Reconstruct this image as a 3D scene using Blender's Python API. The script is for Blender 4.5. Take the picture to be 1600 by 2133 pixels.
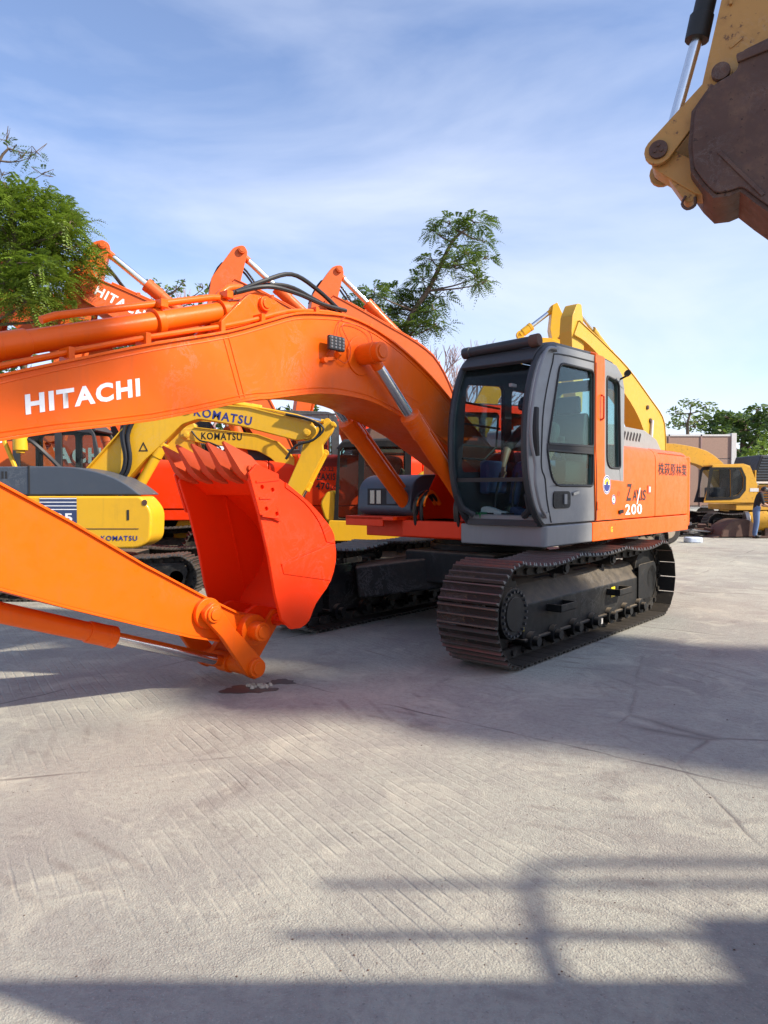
import bpy, math, random
import numpy as np
from mathutils import Vector, Matrix, Quaternion
from mathutils.geometry import tessellate_polygon
R=math.radians
for o in list(bpy.data.objects): bpy.data.objects.remove(o)
SC=bpy.context.scene
COL=SC.collection

# ------------------------------------------------------------------ camera, sky, sun, exposure
CAM_H=1.535
cam_d=bpy.data.cameras.new('camera'); cam=bpy.data.objects.new('camera',cam_d); COL.objects.link(cam)
cam_d.sensor_fit='VERTICAL'; cam_d.sensor_height=36.0; cam_d.lens=36.0*1480/2133.0
cam_d.clip_start=0.05; cam_d.clip_end=2000
PITCH=math.atan((1066.5-1022)/1480)
cam.location=(0,0,CAM_H); cam.rotation_euler=(R(90)-PITCH,0,0)
SC.camera=cam
SUN_EL=R(37); TO_SUN_H=Vector((.93,-.37,0)).normalized()
TO_SUN=Vector((TO_SUN_H.x*math.cos(SUN_EL),TO_SUN_H.y*math.cos(SUN_EL),math.sin(SUN_EL)))
W=bpy.data.worlds.new('World'); SC.world=W; W.use_nodes=True
nt=W.node_tree; nt.nodes.clear()
def N(t,typ,**kw):
    n=t.nodes.new(typ)
    for k,v in kw.items(): setattr(n,k,v)
    return n
sky=N(nt,'ShaderNodeTexSky',sky_type='NISHITA',sun_disc=False)
sky.sun_elevation=SUN_EL; sky.sun_rotation=math.atan2(TO_SUN_H.x,TO_SUN_H.y)
sky.air_density=1.0; sky.dust_density=0.6; sky.ozone_density=3.0
tc=N(nt,'ShaderNodeTexCoord'); mp=N(nt,'ShaderNodeMapping'); mp.inputs['Scale'].default_value=(1.2,1.2,3.4); mp.inputs['Rotation'].default_value=(0.25,0.5,0.3)
nz=N(nt,'ShaderNodeTexNoise'); nz.inputs['Scale'].default_value=1.25; nz.inputs['Detail'].default_value=7; nz.inputs['Roughness'].default_value=.52; nz.inputs['Distortion'].default_value=.5
rp=N(nt,'ShaderNodeValToRGB'); rp.color_ramp.elements[0].position=.44; rp.color_ramp.elements[1].position=.80
rp.color_ramp.elements[0].color=(0,0,0,1); rp.color_ramp.elements[1].color=(.75,.75,.75,1)
mx=N(nt,'ShaderNodeMixRGB'); mx.inputs[2].default_value=(4.3,4.6,5.4,1)
bg=N(nt,'ShaderNodeBackground'); bg.inputs[1].default_value=.13
out=N(nt,'ShaderNodeOutputWorld')
l=nt.links.new
l(tc.outputs['Generated'],mp.inputs[0]); l(mp.outputs[0],nz.inputs[0]); l(nz.outputs[0],rp.inputs[0]); 
sx=N(nt,'ShaderNodeSeparateXYZ'); l(tc.outputs['Generated'],sx.inputs[0])
hz=N(nt,'ShaderNodeMapRange'); hz.inputs['From Min'].default_value=0; hz.inputs['From Max'].default_value=.42; hz.inputs['To Min'].default_value=.30; hz.inputs['To Max'].default_value=.04; l(sx.outputs[2],hz.inputs[0])
ma=N(nt,'ShaderNodeMath',operation='MAXIMUM'); mb=N(nt,'ShaderNodeMath',operation='ADD',use_clamp=True); l(rp.outputs[0],mb.inputs[0]); l(hz.outputs[0],mb.inputs[1]); l(mb.outputs[0],mx.inputs[0]); tn=N(nt,'ShaderNodeMixRGB',blend_type='MULTIPLY'); tn.inputs[0].default_value=1; tn.inputs[2].default_value=(1.05,.985,1.03,1); l(sky.outputs[0],tn.inputs[1]); l(tn.outputs[0],mx.inputs[1]); l(mx.outputs[0],bg.inputs[0]); l(bg.outputs[0],out.inputs[0])
sl=bpy.data.lights.new('sun','SUN'); sl.energy=4.4; sl.angle=R(1.2); sl.color=(1,.915,.77)
so=bpy.data.objects.new('sun',sl); COL.objects.link(so); so.rotation_euler=(-TO_SUN).to_track_quat('-Z','Y').to_euler()
vs=SC.view_settings; vs.view_transform='Standard'; vs.look='None'; vs.exposure=.88; vs.gamma=1; vs.use_curve_mapping=False

# ------------------------------------------------------------------ helpers
class MB:
    def __init__(s): s.v=[]; s.f=[]
    def add(s,v,f):
        b=len(s.v); s.v+= [tuple(map(float,p)) for p in v]; s.f+=[tuple(b+i for i in q) for q in f]; return s
    def box(s,x0,x1,y0,y1,z0,z1):
        return s.add([(x0,y0,z0),(x1,y0,z0),(x1,y1,z0),(x0,y1,z0),(x0,y0,z1),(x1,y0,z1),(x1,y1,z1),(x0,y1,z1)],
          [(0,3,2,1),(4,5,6,7),(0,1,5,4),(1,2,6,5),(2,3,7,6),(3,0,4,7)])
    def bar(s,p0,p1,w,h,up=(0,0,1)):
        p0=Vector(p0);p1=Vector(p1);d=(p1-p0).normalized();u=Vector(up)
        a=d.cross(u)
        if a.length<1e-4: a=d.cross(Vector((1,0,0)))
        a.normalize(); b=a.cross(d); a*=w/2; b*=h/2
        return s.add([p0-a-b,p0+a-b,p0+a+b,p0-a+b,p1-a-b,p1+a-b,p1+a+b,p1-a+b],[(0,3,2,1),(4,5,6,7),(0,1,5,4),(1,2,6,5),(2,3,7,6),(3,0,4,7)])
    def cyl(s,p0,p1,r0,r1=None,n=18,cap=True):
        if r1 is None: r1=r0
        p0=Vector(p0);p1=Vector(p1);d=(p1-p0).normalized()
        a=d.orthogonal().normalized(); b=d.cross(a)
        v=[];f=[]
        for i in range(n):
            t=2*math.pi*i/n; o=a*math.cos(t)+b*math.sin(t); v.append(p0+o*r0); v.append(p1+o*r1)
        for i in range(n):
            j=(i+1)%n; f.append((2*i,2*j,2*j+1,2*i+1))
        if cap: f.append(tuple(2*i for i in range(n-1,-1,-1))); f.append(tuple(2*i+1 for i in range(n)))
        return s.add(v,f)
    def tube(s,pts,r,n=8,r1=None,smooth=0):
        P=[Vector(p) for p in pts]
        if smooth: P=[Vector(q) for q in spline(P,smooth)]
        v=[];f=[];m=len(P);prev=None
        for i,p in enumerate(P):
            d=(P[min(i+1,m-1)]-P[max(i-1,0)]).normalized()
            a=d.orthogonal().normalized() if prev is None else (prev-d*prev.dot(d)).normalized()
            prev=a; b=d.cross(a); rr=r if r1 is None else r+(r1-r)*i/(m-1)
            for k in range(n):
                t=2*math.pi*k/n; v.append(p+(a*math.cos(t)+b*math.sin(t))*rr)
        for i in range(m-1):
            for k in range(n):
                j=(k+1)%n; f.append((i*n+k,i*n+j,(i+1)*n+j,(i+1)*n+k))
        f.append(tuple(range(n-1,-1,-1))); f.append(tuple((m-1)*n+k for k in range(n)))
        return s.add(v,f)
    def prism(s,poly,y0,y1):              # poly in (x,z), extruded along y
        n=len(poly); ar=sum(poly[i][0]*poly[(i+1)%n][1]-poly[(i+1)%n][0]*poly[i][1] for i in range(n))
        if ar<0: poly=poly[::-1]
        v=[(x,y0,z) for x,z in poly]+[(x,y1,z) for x,z in poly]
        f=[tuple(range(n)),tuple(range(2*n-1,n-1,-1))]+[(i,i+n,(i+1)%n+n,(i+1)%n) for i in range(n)]
        return s.add(v,f)
    def prismz(s,poly,z0,z1):             # poly in (x,y), extruded along z
        n=len(poly); ar=sum(poly[i][0]*poly[(i+1)%n][1]-poly[(i+1)%n][0]*poly[i][1] for i in range(n))
        if ar<0: poly=poly[::-1]
        v=[(x,y,z0) for x,y in poly]+[(x,y,z1) for x,y in poly]
        f=[tuple(range(n-1,-1,-1)),tuple(range(n,2*n))]+[(i,(i+1)%n,(i+1)%n+n,i+n) for i in range(n)]
        return s.add(v,f)
    def prismx(s,poly,x0,x1):             # poly in (y,z), extruded along x
        n=len(poly); ar=sum(poly[i][0]*poly[(i+1)%n][1]-poly[(i+1)%n][0]*poly[i][1] for i in range(n))
        if ar<0: poly=poly[::-1]
        v=[(x0,y,z) for y,z in poly]+[(x1,y,z) for y,z in poly]
        f=[tuple(range(n-1,-1,-1)),tuple(range(n,2*n))]+[(i,(i+1)%n,(i+1)%n+n,i+n) for i in range(n)]
        return s.add(v,f)
    def strip(s,path,y0,y1,t):            # sheet of thickness t along an (x,z) path, t to the left of travel
        n=len(path);nr=[]
        for i in range(n):
            a=path[max(i-1,0)];b=path[min(i+1,n-1)];d=Vector((b[0]-a[0],b[1]-a[1])).normalized();nr.append((-d.y,d.x))
        v=[]
        for (x,z),(a,b) in zip(path,nr): v+=[(x,y0,z),(x,y1,z),(x+a*t,y1,z+b*t),(x+a*t,y0,z+b*t)]
        f=[]
        for i in range(n-1):
            for k in range(4): f.append((4*i+k,4*i+(k+1)%4,4*i+4+(k+1)%4,4*i+4+k))
        f+=[(3,2,1,0),(4*n-4,4*n-3,4*n-2,4*n-1)]
        return s.add(v,f)
    def build(s,name,mat,parent=None,bevel=0,seg=2,ang=38,loc=None):
        me=bpy.data.meshes.new(name); me.from_pydata(s.v,[],s.f); me.update()
        return finish(me,name,mat,parent,bevel,seg,ang,loc)
def finish(me,name,mat,parent=None,bevel=0,seg=2,ang=38,loc=None):
    import bmesh
    bm=bmesh.new(); bm.from_mesh(me); bmesh.ops.recalc_face_normals(bm,faces=bm.faces); bm.to_mesh(me); bm.free()
    me.polygons.foreach_set('use_smooth',[True]*len(me.polygons)); me.set_sharp_from_angle(angle=R(ang))
    for m in (mat if isinstance(mat,(list,tuple)) else [mat]): me.materials.append(m)
    o=bpy.data.objects.new(name,me); COL.objects.link(o)
    if parent: o.parent=parent
    if loc: o.location=loc
    if bevel:
        b=o.modifiers.new('bevel','BEVEL'); b.width=bevel; b.segments=seg; b.limit_method='ANGLE'; b.angle_limit=R(35); b.harden_normals=True; b.use_clamp_overlap=True
    return o
def spline(P,k):
    P=[Vector(p) for p in P]; out=[]; n=len(P)
    for i in range(n-1):
        p0=P[max(i-1,0)];p1=P[i];p2=P[i+1];p3=P[min(i+2,n-1)]
        for j in range(k):
            t=j/k; out.append(.5*((2*p1)+(p2-p0)*t+(2*p0-5*p1+4*p2-p3)*t*t+(3*p1-p0-3*p2+p3)*t**3))
    out.append(P[-1]); return out
def sp2(P,k=4): return [(q.x,q.y) for q in spline([Vector((a,b,0)) for a,b in P],k)]
def rrect(x0,x1,z0,z1,r,k=4):
    o=[]
    for cx,cz,a0 in ((x1-r,z1-r,0),(x0+r,z1-r,90),(x0+r,z0+r,180),(x1-r,z0+r,270)):
        for i in range(k+1):
            a=R(a0+90*i/k); o.append((cx+r*math.cos(a),cz+r*math.sin(a)))
    return o
def rounded(poly,r,k=4):
    o=[];n=len(poly)
    for i in range(n):
        p=Vector(poly[i]);a=Vector(poly[i-1]);b=Vector(poly[(i+1)%n])
        rr=r[i] if isinstance(r,(list,tuple)) else r
        if rr<=0: o.append(tuple(p)); continue
        da=(a-p);db=(b-p); q=min(rr,da.length*.48,db.length*.48)
        s=p+da.normalized()*q; e=p+db.normalized()*q
        for j in range(k+1):
            t=j/k; w=(1-t)**2*s+2*t*(1-t)*p+t*t*e; o.append((w.x,w.y))
    return o
def circ(cx,cz,r,n=20,a0=0,a1=360):
    return [(cx+r*math.cos(R(a0+(a1-a0)*i/n)),cz+r*math.sin(R(a0+(a1-a0)*i/n))) for i in range(n if a1-a0==360 else n+1)]
def plate(name,outer,holes,y0,y1,mat,parent,bevel=0,mapf=None):
    """flat plate with holes in the (x,z) plane between y0 and y1"""
    loops=[outer]+list(holes); tri=tessellate_polygon([[Vector((a,b,0)) for a,b in L] for L in loops])
    pts=[p for L in loops for p in L]; n=len(pts)
    mapf=mapf or (lambda x,y,z:(x,y,z))
    v=[mapf(x,y0,z) for x,z in pts]+[mapf(x,y1,z) for x,z in pts]
    f=[tuple(t) for t in tri]+[tuple(i+n for i in t[::-1]) for t in tri]; b=0
    for L in loops:
        m=len(L)
        for i in range(m): f.append((b+i,b+(i+1)%m,b+(i+1)%m+n,b+i+n))
        b+=m
    return MB().add(v,f).build(name,mat,parent,bevel,ang=30)
def setp(o,label,cat,group=None,kind=None):
    if label: o['label']=label
    if cat: o['category']=cat
    if group: o['group']=group
    if kind: o['kind']=kind
    return o
def empty(name,label,cat,loc=(0,0,0),rz=0,group=None):
    o=bpy.data.objects.new(name,None); COL.objects.link(o); o.location=loc; o.rotation_euler=(0,0,rz); o.empty_display_size=.2
    return setp(o,label,cat,group)
def inst(src,parent,loc,rot):
    o=bpy.data.objects.new(src.name.split('.')[0],src.data); COL.objects.link(o); o.parent=parent; o.location=loc; o.rotation_euler=rot; return o
def text(s,mat,parent,origin,right,up,w,h,off=.006,shear=0,normal=None,name='lettering',space=1.0,condensed=False):
    c=bpy.data.curves.new('t','FONT'); c.body=s; c.offset=off; c.size=1; c.resolution_u=3; c.shear=shear; c.space_character=space if off<.02 else max(space,1.16)
    o=bpy.data.objects.new('t',c); COL.objects.link(o); bpy.context.view_layer.update()
    me=bpy.data.meshes.new_from_object(o.evaluated_get(bpy.context.evaluated_depsgraph_get()))
    bpy.data.objects.remove(o); bpy.data.curves.remove(c)
    V=np.array([v.co for v in me.vertices]); mn=V.min(0); mxx=V.max(0)
    U=(V[:,0]-mn[0])/(mxx[0]-mn[0])*w; Z=(V[:,1]-mn[1])/(mxx[1]-mn[1])*h
    r=np.array(Vector(right).normalized()); u=np.array(Vector(up).normalized()); q=np.array(origin)+U[:,None]*r+Z[:,None]*u
    me.vertices.foreach_set('co',q.ravel()); me.update(); me.name=name
    me.materials.append(mat); ob=bpy.data.objects.new(name,me); COL.objects.link(ob); ob.parent=parent
    return ob

# ------------------------------------------------------------------ materials
def new_mat(name):
    m=bpy.data.materials.new(name); m.use_nodes=True; t=m.node_tree; return m,t,t.nodes['Principled BSDF']
def noise(t,co,scale,detail=4,rough=.55,dist=0):
    n=N(t,'ShaderNodeTexNoise'); n.inputs['Scale'].default_value=scale; n.inputs['Detail'].default_value=detail; n.inputs['Roughness'].default_value=rough; n.inputs['Distortion'].default_value=dist
    t.links.new(co,n.inputs['Vector']); return n.outputs[0]
def ramp(t,val,stops):
    r=N(t,'ShaderNodeValToRGB'); e=r.color_ramp.elements
    while len(e)<len(stops): e.new(.5)
    for x,(p,c) in zip(e,stops): x.position=p; x.color=(c,c,c,1) if not isinstance(c,tuple) else c+(1,)
    t.links.new(val,r.inputs[0]); return r.outputs[0]
def mix(t,fac,a,b,mode='MIX'):
    m=N(t,'ShaderNodeMixRGB',blend_type=mode)
    for i,x in enumerate((fac,a,b)):
        if isinstance(x,(int,float)): m.inputs[i].default_value=x if i==0 else (x,x,x,1)
        elif isinstance(x,tuple): m.inputs[i].default_value=x+(1,)
        else: t.links.new(x,m.inputs[i])
    return m.outputs[0]
def bump(t,p,hgt,strength,dist=.01):
    b=N(t,'ShaderNodeBump'); b.inputs['Strength'].default_value=strength; b.inputs['Distance'].default_value=dist
    t.links.new(hgt,b.inputs['Height']); t.links.new(b.outputs[0],p.inputs['Normal'])
def paint(name,c,rough=.32,dirt=.25,dirtc=(.11,.07,.045),metal=0,var=.1,sc=1.0,chip=0,topdust=.12,scuff=.4,chipc=(.12,.05,.03),coat=.06,spec=.32):
    m,t,p=new_mat(name); co=N(t,'ShaderNodeTexCoord').outputs['Object']
    a=noise(t,co,1.7*sc,5,.6,.4); b=noise(t,co,9*sc,6,.7); g=noise(t,co,60*sc,3)
    lo=tuple(x*(1-var) for x in c); hi=tuple(min(1,x*(1+var)) for x in c)
    base=mix(t,a,lo,hi)
    d=ramp(t,mix(t,.5,a,b),[(.5,0.0),(.72,dirt)])
    base=mix(t,d,base,dirtc)
    if scuff:
        ln=ramp(t,noise(t,co,2.6*sc,9,.78,1.4),[(.485,0.0),(.5,1.0),(.515,0.0)]); mk=ramp(t,noise(t,co,1.1*sc,3,.5),[(.52,0.0),(.66,scuff)])
        base=mix(t,mix(t,1,ln,mk,'MULTIPLY'),base,tuple(min(1,x*.45+.22) for x in c))
        mps=N(t,'ShaderNodeMapping'); mps.inputs['Scale'].default_value=(6,6,.5); t.links.new(co,mps.inputs[0])
        st_=ramp(t,noise(t,mps.outputs[0],2.2,6,.65),[(.55,0.0),(.78,scuff*.7)]); base=mix(t,st_,base,tuple(x*.5+.03 for x in c))
    if topdust:
        gn=N(t,'ShaderNodeNewGeometry'); sz=N(t,'ShaderNodeSeparateXYZ'); t.links.new(gn.outputs['Normal'],sz.inputs[0]); td=mix(t,1,ramp(t,sz.outputs[2],[(.35,0.0),(.9,topdust)]),ramp(t,b,[(.3,.35),(.6,1.0)]),'MULTIPLY'); base=mix(t,td,base,(.24,.19,.135))
    if chip:
        ch=ramp(t,mix(t,.35,noise(t,co,14*sc,8,.75),b),[(.60-.1*chip,0.0),(.63-.06*chip,1.0)]); base=mix(t,ch,base,chipc)
    t.links.new(base,p.inputs['Base Color'])
    rr=ramp(t,b,[(.3,max(.05,rough-.08)),(.75,min(1,rough+.2))]); t.links.new(rr,p.inputs['Roughness'])
    p.inputs['Specular IOR Level'].default_value=spec; p.inputs['Metallic'].default_value=metal; p.inputs['Coat Weight'].default_value=coat; p.inputs['Coat Roughness'].default_value=.08
    bump(t,p,mix(t,.6,g,b),.09,.006)
    return m
def plain(name,c,rough=.6,metal=0,emit=None):
    m,t,p=new_mat(name); co=N(t,'ShaderNodeTexCoord').outputs['Object']; b=noise(t,co,14,5,.65)
    t.links.new(mix(t,b,tuple(x*.75 for x in c),tuple(min(1,x*1.2) for x in c)),p.inputs['Base Color'])
    p.inputs['Roughness'].default_value=rough; p.inputs['Metallic'].default_value=metal
    return m
def glass(name,tint,gloss=.05,rough=.0,dirt=.06):
    m=bpy.data.materials.new(name); m.use_nodes=True; t=m.node_tree; t.nodes.clear()
    tr=N(t,'ShaderNodeBsdfTransparent'); tr.inputs[0].default_value=tint+(1,)
    gl=N(t,'ShaderNodeBsdfGlossy'); gl.inputs[1].default_value=.02; gl.inputs[0].default_value=(1,1,1,1)
    df=N(t,'ShaderNodeBsdfDiffuse'); df.inputs[0].default_value=(.45,.48,.46,1)
    lw=N(t,'ShaderNodeLayerWeight'); lw.inputs[0].default_value=.5; pw=N(t,'ShaderNodeMath',operation='POWER'); pw.inputs[1].default_value=4.0; t.links.new(lw.outputs['Facing'],pw.inputs[0]); fr=N(t,'ShaderNodeMath',operation='MULTIPLY_ADD'); fr.inputs[1].default_value=.5; fr.inputs[2].default_value=gloss*.2; t.links.new(pw.outputs[0],fr.inputs[0])
    co=N(t,'ShaderNodeTexCoord').outputs['Object']; d=ramp(t,noise(t,co,3.5,6,.65,.5),[(.35,0.0),(.8,dirt*2.2)])
    m1=N(t,'ShaderNodeMixShader'); m2=N(t,'ShaderNodeMixShader'); o=N(t,'ShaderNodeOutputMaterial')
    L=t.links.new; L(fr.outputs[0],m1.inputs[0]); L(tr.outputs[0],m1.inputs[1]); L(gl.outputs[0],m1.inputs[2])
    L(d,m2.inputs[0]); L(m1.outputs[0],m2.inputs[1]); L(df.outputs[0],m2.inputs[2]); L(m2.outputs[0],o.inputs[0])
    return m
def leafm(name,c,c2,tr=.35):
    m=bpy.data.materials.new(name); m.use_nodes=True; t=m.node_tree; p=t.nodes['Principled BSDF']
    g=N(t,'ShaderNodeNewGeometry'); co=N(t,'ShaderNodeTexCoord').outputs['Object']
    f=mix(t,.5,g.outputs['Random Per Island'],noise(t,co,.9,3))
    col=mix(t,f,c,c2); t.links.new(col,p.inputs['Base Color']); p.inputs['Roughness'].default_value=.5
    tl=N(t,'ShaderNodeBsdfTranslucent'); t.links.new(mix(t,.5,col,(.20,.30,.03)),tl.inputs[0])
    ms=N(t,'ShaderNodeMixShader'); ms.inputs[0].default_value=tr; o=t.nodes['Material Output']
    t.links.new(p.outputs[0],ms.inputs[1]); t.links.new(tl.outputs[0],ms.inputs[2]); t.links.new(ms.outputs[0],o.inputs[0])
    return m
M={}
M['orange']=paint('orange_paint',(.80,.112,.003),.34,.16,(.42,.055,.012),var=.09,spec=.22,coat=.06)
M['orange2']=paint('faded_orange_paint',(.62,.10,.012),.42,.3,(.28,.08,.03),var=.12)
M['redorange']=paint('red_orange_paint',(.82,.038,.003),.36,.1,(.35,.03,.01),var=.06,spec=.22,coat=.03,scuff=.16)
M['reddull']=paint('dull_red_orange_paint',(.55,.075,.02),.45,.3,(.2,.06,.03))
M['grey']=paint('grey_cab_paint',(.215,.218,.222),.38,.15,(.16,.15,.14),var=.06)
M['lgrey']=paint('light_grey_paint',(.25,.26,.255),.45,.2,(.2,.18,.15),var=.06)
M['dgrey']=paint('dark_grey_paint',(.035,.037,.042),.45,.2,(.09,.085,.08))
M['bluegrey']=paint('blue_grey_plastic',(.055,.07,.095),.45,.25,(.12,.12,.12))
M['black']=paint('black_undercarriage_paint',(.009,.009,.009),.55,.5,(.06,.048,.034),coat=0,spec=.25,topdust=.8)
M['rubber']=plain('black_rubber',(.012,.012,.012),.6)
M['hose']=plain('black_hose',(.015,.015,.016),.42)
M['track']=paint('worn_track_steel',(.020,.018,.016),.6,.8,(.12,.085,.055),coat=0,spec=.2,sc=1.2,chip=.25,chipc=(.15,.10,.06))
M['grouser']=paint('worn_grouser_steel',(.10,.093,.085),.36,.55,(.07,.052,.04),coat=0,spec=.5,metal=.5,sc=2.0)
M['yellow']=paint('yellow_paint',(.72,.40,.018),.34,.2,(.3,.17,.05),var=.08)
M['paleyellow']=paint('pale_yellow_paint',(.52,.30,.03),.42,.3,(.3,.19,.08),var=.08)
M['yellow2']=paint('worn_yellow_paint',(.62,.33,.03),.45,.45,(.22,.13,.06),chip=.25)
M['tan']=paint('tan_yellow_paint',(.43,.225,.065),.5,.5,(.22,.11,.05),chip=.35,chipc=(.12,.06,.035))
M['rust']=paint('rusty_brown_steel',(.085,.045,.034),.6,.85,(.17,.10,.065),coat=0,var=.3,sc=1.3,chip=.3,chipc=(.035,.02,.018))
M['chrome']=plain('chrome_rod',(.8,.8,.8),.24,1.0)
M['steel']=plain('bare_steel',(.35,.34,.33),.4,1.0)
M['white']=plain('white_lettering',(.82,.82,.84),.5)
M['mint']=plain('pale_green_white_lettering',(.55,.62,.55),.5)
M['blue']=plain('blue_lettering',(.02,.03,.20),.45)
M['ink']=plain('black_lettering',(.015,.012,.012),.5)
M['dark']=plain('dark_interior',(.02,.02,.022),.8)
M['glass']=glass('cab_glass',(.78,.84,.85),dirt=.006)
M['glassdark']=glass('tinted_cab_glass',(.72,.76,.80),dirt=.004)
M['glassgreen']=glass('greenish_side_glass',(.66,.84,.82),dirt=.008)
M['skin']=plain('skin',(.35,.19,.12),.55)
M['hair']=plain('black_hair',(.012,.01,.009),.5)
M['shirt']=plain('black_shirt',(.012,.012,.014),.85)
M['jeans']=plain('blue_jeans',(.10,.17,.32),.8)
M['yellowtape']=plain('yellow_sticker',(.8,.62,.02),.5)
M['bark']=plain('grey_brown_bark',(.12,.085,.06),.9)
M['twig']=plain('pinkish_bare_twig',(.34,.22,.2),.9)
M['leaf1']=leafm('fresh_green_leaf',(.05,.11,.010),(.24,.33,.03))
M['leaf4']=leafm('mid_green_leaf',(.03,.07,.012),(.11,.18,.03))
M['leaf2']=leafm('dark_green_leaf',(.022,.055,.012),(.085,.15,.03))
M['leaf3']=leafm('olive_leaf',(.05,.09,.02),(.15,.21,.06))
M['panel']=plain('pinkish_plywood',(.34,.22,.17),.8)
M['alu']=plain('white_painted_frame',(.62,.6,.58),.5)
M['led']=plain('led_lens',(.30,.27,.25),.25,.5)
M['cloth']=plain('white_canvas_shoe',(.75,.74,.7),.8)
M['green']=plain('green_plastic',(.02,.22,.08),.5)
M['tyre']=plain('dusty_tyre',(.05,.045,.042),.85)
M['hub']=plain('beige_wheel_rim',(.42,.35,.26),.6)
M['tray']=plain('pale_blue_plastic',(.55,.62,.75),.4)
M['tarp']=plain('brown_tarpaulin',(.10,.055,.04),.9)
M['bluetint']=plain('navy_plastic',(.03,.05,.13),.5)

# ground concrete
def concrete():
    m,t,p=new_mat('old_concrete'); co=N(t,'ShaderNodeTexCoord').outputs['Object']
    big=noise(t,co,.22,5,.55,.6); med=noise(t,co,1.1,7,.65,.5); fine=noise(t,co,26,6,.75); spk=noise(t,co,120,3,.6)
    base=mix(t,ramp(t,big,[(.38,0.0),(.6,1.0)]),(.312,.304,.264),(.435,.424,.352))
    base=mix(t,ramp(t,med,[(.42,0.0),(.66,.7)]),base,(.28,.257,.232))
    base=mix(t,ramp(t,fine,[(.38,.38),(.56,0.0)]),base,(.20,.18,.16))
    base=mix(t,ramp(t,spk,[(.57,0.0),(.70,.42)]),base,(.58,.54,.47))
    base=mix(t,ramp(t,noise(t,co,55,2,.5),[(.66,0.0),(.72,.55)]),base,(.14,.12,.11))
    # purple-brown old stains
    base=mix(t,ramp(t,noise(t,co,.55,6,.6,1.2),[(.55,0.0),(.75,.45)]),base,(.20,.185,.165))
    # rows of crawler scars
    for (ox,oy,ang,wd) in ((-.95,3.3,52,.32),(1.4,5.0,75,.3),(-2.2,4.2,20,.3)):
        ms=N(t,'ShaderNodeMapping',vector_type='TEXTURE'); ms.inputs['Location'].default_value=(ox,oy,0); ms.inputs['Rotation'].default_value=(0,0,R(ang)); t.links.new(co,ms.inputs[0])
        sx_=N(t,'ShaderNodeSeparateXYZ'); t.links.new(ms.outputs[0],sx_.inputs[0])
        ab_=N(t,'ShaderNodeMath',operation='ABSOLUTE'); t.links.new(sx_.outputs[1],ab_.inputs[0]); inr=ramp(t,ab_.outputs[0],[(wd*.8,1.0),(wd,0.0)])
        wv_=N(t,'ShaderNodeTexWave',wave_type='BANDS',bands_direction='X'); wv_.inputs['Scale'].default_value=1.65; wv_.inputs['Distortion'].default_value=.6; wv_.inputs['Detail'].default_value=2; t.links.new(ms.outputs[0],wv_.inputs[0])
        sc_=mix(t,1,ramp(t,wv_.outputs[0],[(.0,1.0),(.2,0.0)]),inr,'MULTIPLY'); sc_=mix(t,1,sc_,ramp(t,noise(t,co,1.3,4,.6),[(.45,0.0),(.62,.5)]),'MULTIPLY')
        base=mix(t,sc_,base,(.19,.16,.14))
    # dusty pale and dark oil patches
    base=mix(t,ramp(t,noise(t,co,2.3,7,.7,.8),[(.52,0.0),(.66,.6)]),base,(.50,.475,.385))
    base=mix(t,ramp(t,noise(t,co,.9,8,.72,1.5),[(.58,0.0),(.70,.55)]),base,(.16,.13,.12))
    # slab joints
    mpn=N(t,'ShaderNodeMapping'); mpn.inputs['Rotation'].default_value=(0,0,R(37)); mpn.inputs['Scale'].default_value=(1,1,1); t.links.new(co,mpn.inputs[0])
    wob=N(t,'ShaderNodeVectorMath',operation='MULTIPLY_ADD'); nn=N(t,'ShaderNodeTexNoise'); nn.inputs['Scale'].default_value=2.5; nn.inputs['Detail'].default_value=5; t.links.new(co,nn.inputs['Vector'])
    t.links.new(nn.outputs['Color'],wob.inputs[0]); wob.inputs[1].default_value=(.1,.1,0); t.links.new(mpn.outputs[0],wob.inputs[2])
    br=N(t,'ShaderNodeTexBrick'); br.offset=.0; br.inputs['Scale'].default_value=1; br.inputs['Brick Width'].default_value=5.2; br.inputs['Row Height'].default_value=4.1; br.inputs['Mortar Size'].default_value=.012; br.inputs['Mortar Smooth'].default_value=.4
    t.links.new(wob.outputs[0],br.inputs[0]); jn=br.outputs['Fac']
    jm=mix(t,1,jn,ramp(t,noise(t,co,1.6,4),[(.38,.05),(.6,.75)]),'MULTIPLY')
    base=mix(t,jm,base,(.12,.10,.09))
    # cracks
    vo=N(t,'ShaderNodeTexVoronoi',feature='DISTANCE_TO_EDGE'); vo.inputs['Scale'].default_value=.33; t.links.new(wob.outputs[0],vo.inputs['Vector'])
    cr=ramp(t,vo.outputs['Distance'],[(.0,1.0),(.006,0.0)]); cr=mix(t,1,cr,ramp(t,noise(t,co,.7,4),[(.5,0.0),(.62,.7)]),'MULTIPLY')
    base=mix(t,cr,base,(.11,.09,.08))
    t.links.new(base,p.inputs['Base Color'])
    rr=ramp(t,med,[(.3,.62),(.7,.88)]); t.links.new(rr,p.inputs['Roughness']); p.inputs['Specular IOR Level'].default_value=.35
    # broom grooves
    mg=N(t,'ShaderNodeMapping'); mg.inputs['Rotation'].default_value=(0,0,R(-33)); t.links.new(co,mg.inputs[0])
    wv=N(t,'ShaderNodeTexWave',wave_type='BANDS',bands_direction='X',wave_profile='SIN'); wv.inputs['Scale'].default_value=4.6; wv.inputs['Distortion'].default_value=1.3; wv.inputs['Detail'].default_value=3; wv.inputs['Detail Scale'].default_value=.7
    t.links.new(mg.outputs[0],wv.inputs[0])
    gm=ramp(t,wv.outputs[0],[(.0,1.0),(.16,0.0)]); gm=mix(t,1,gm,ramp(t,noise(t,co,.45,3,.5,.5),[(.42,0.0),(.6,1.0)]),'MULTIPLY')
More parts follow.
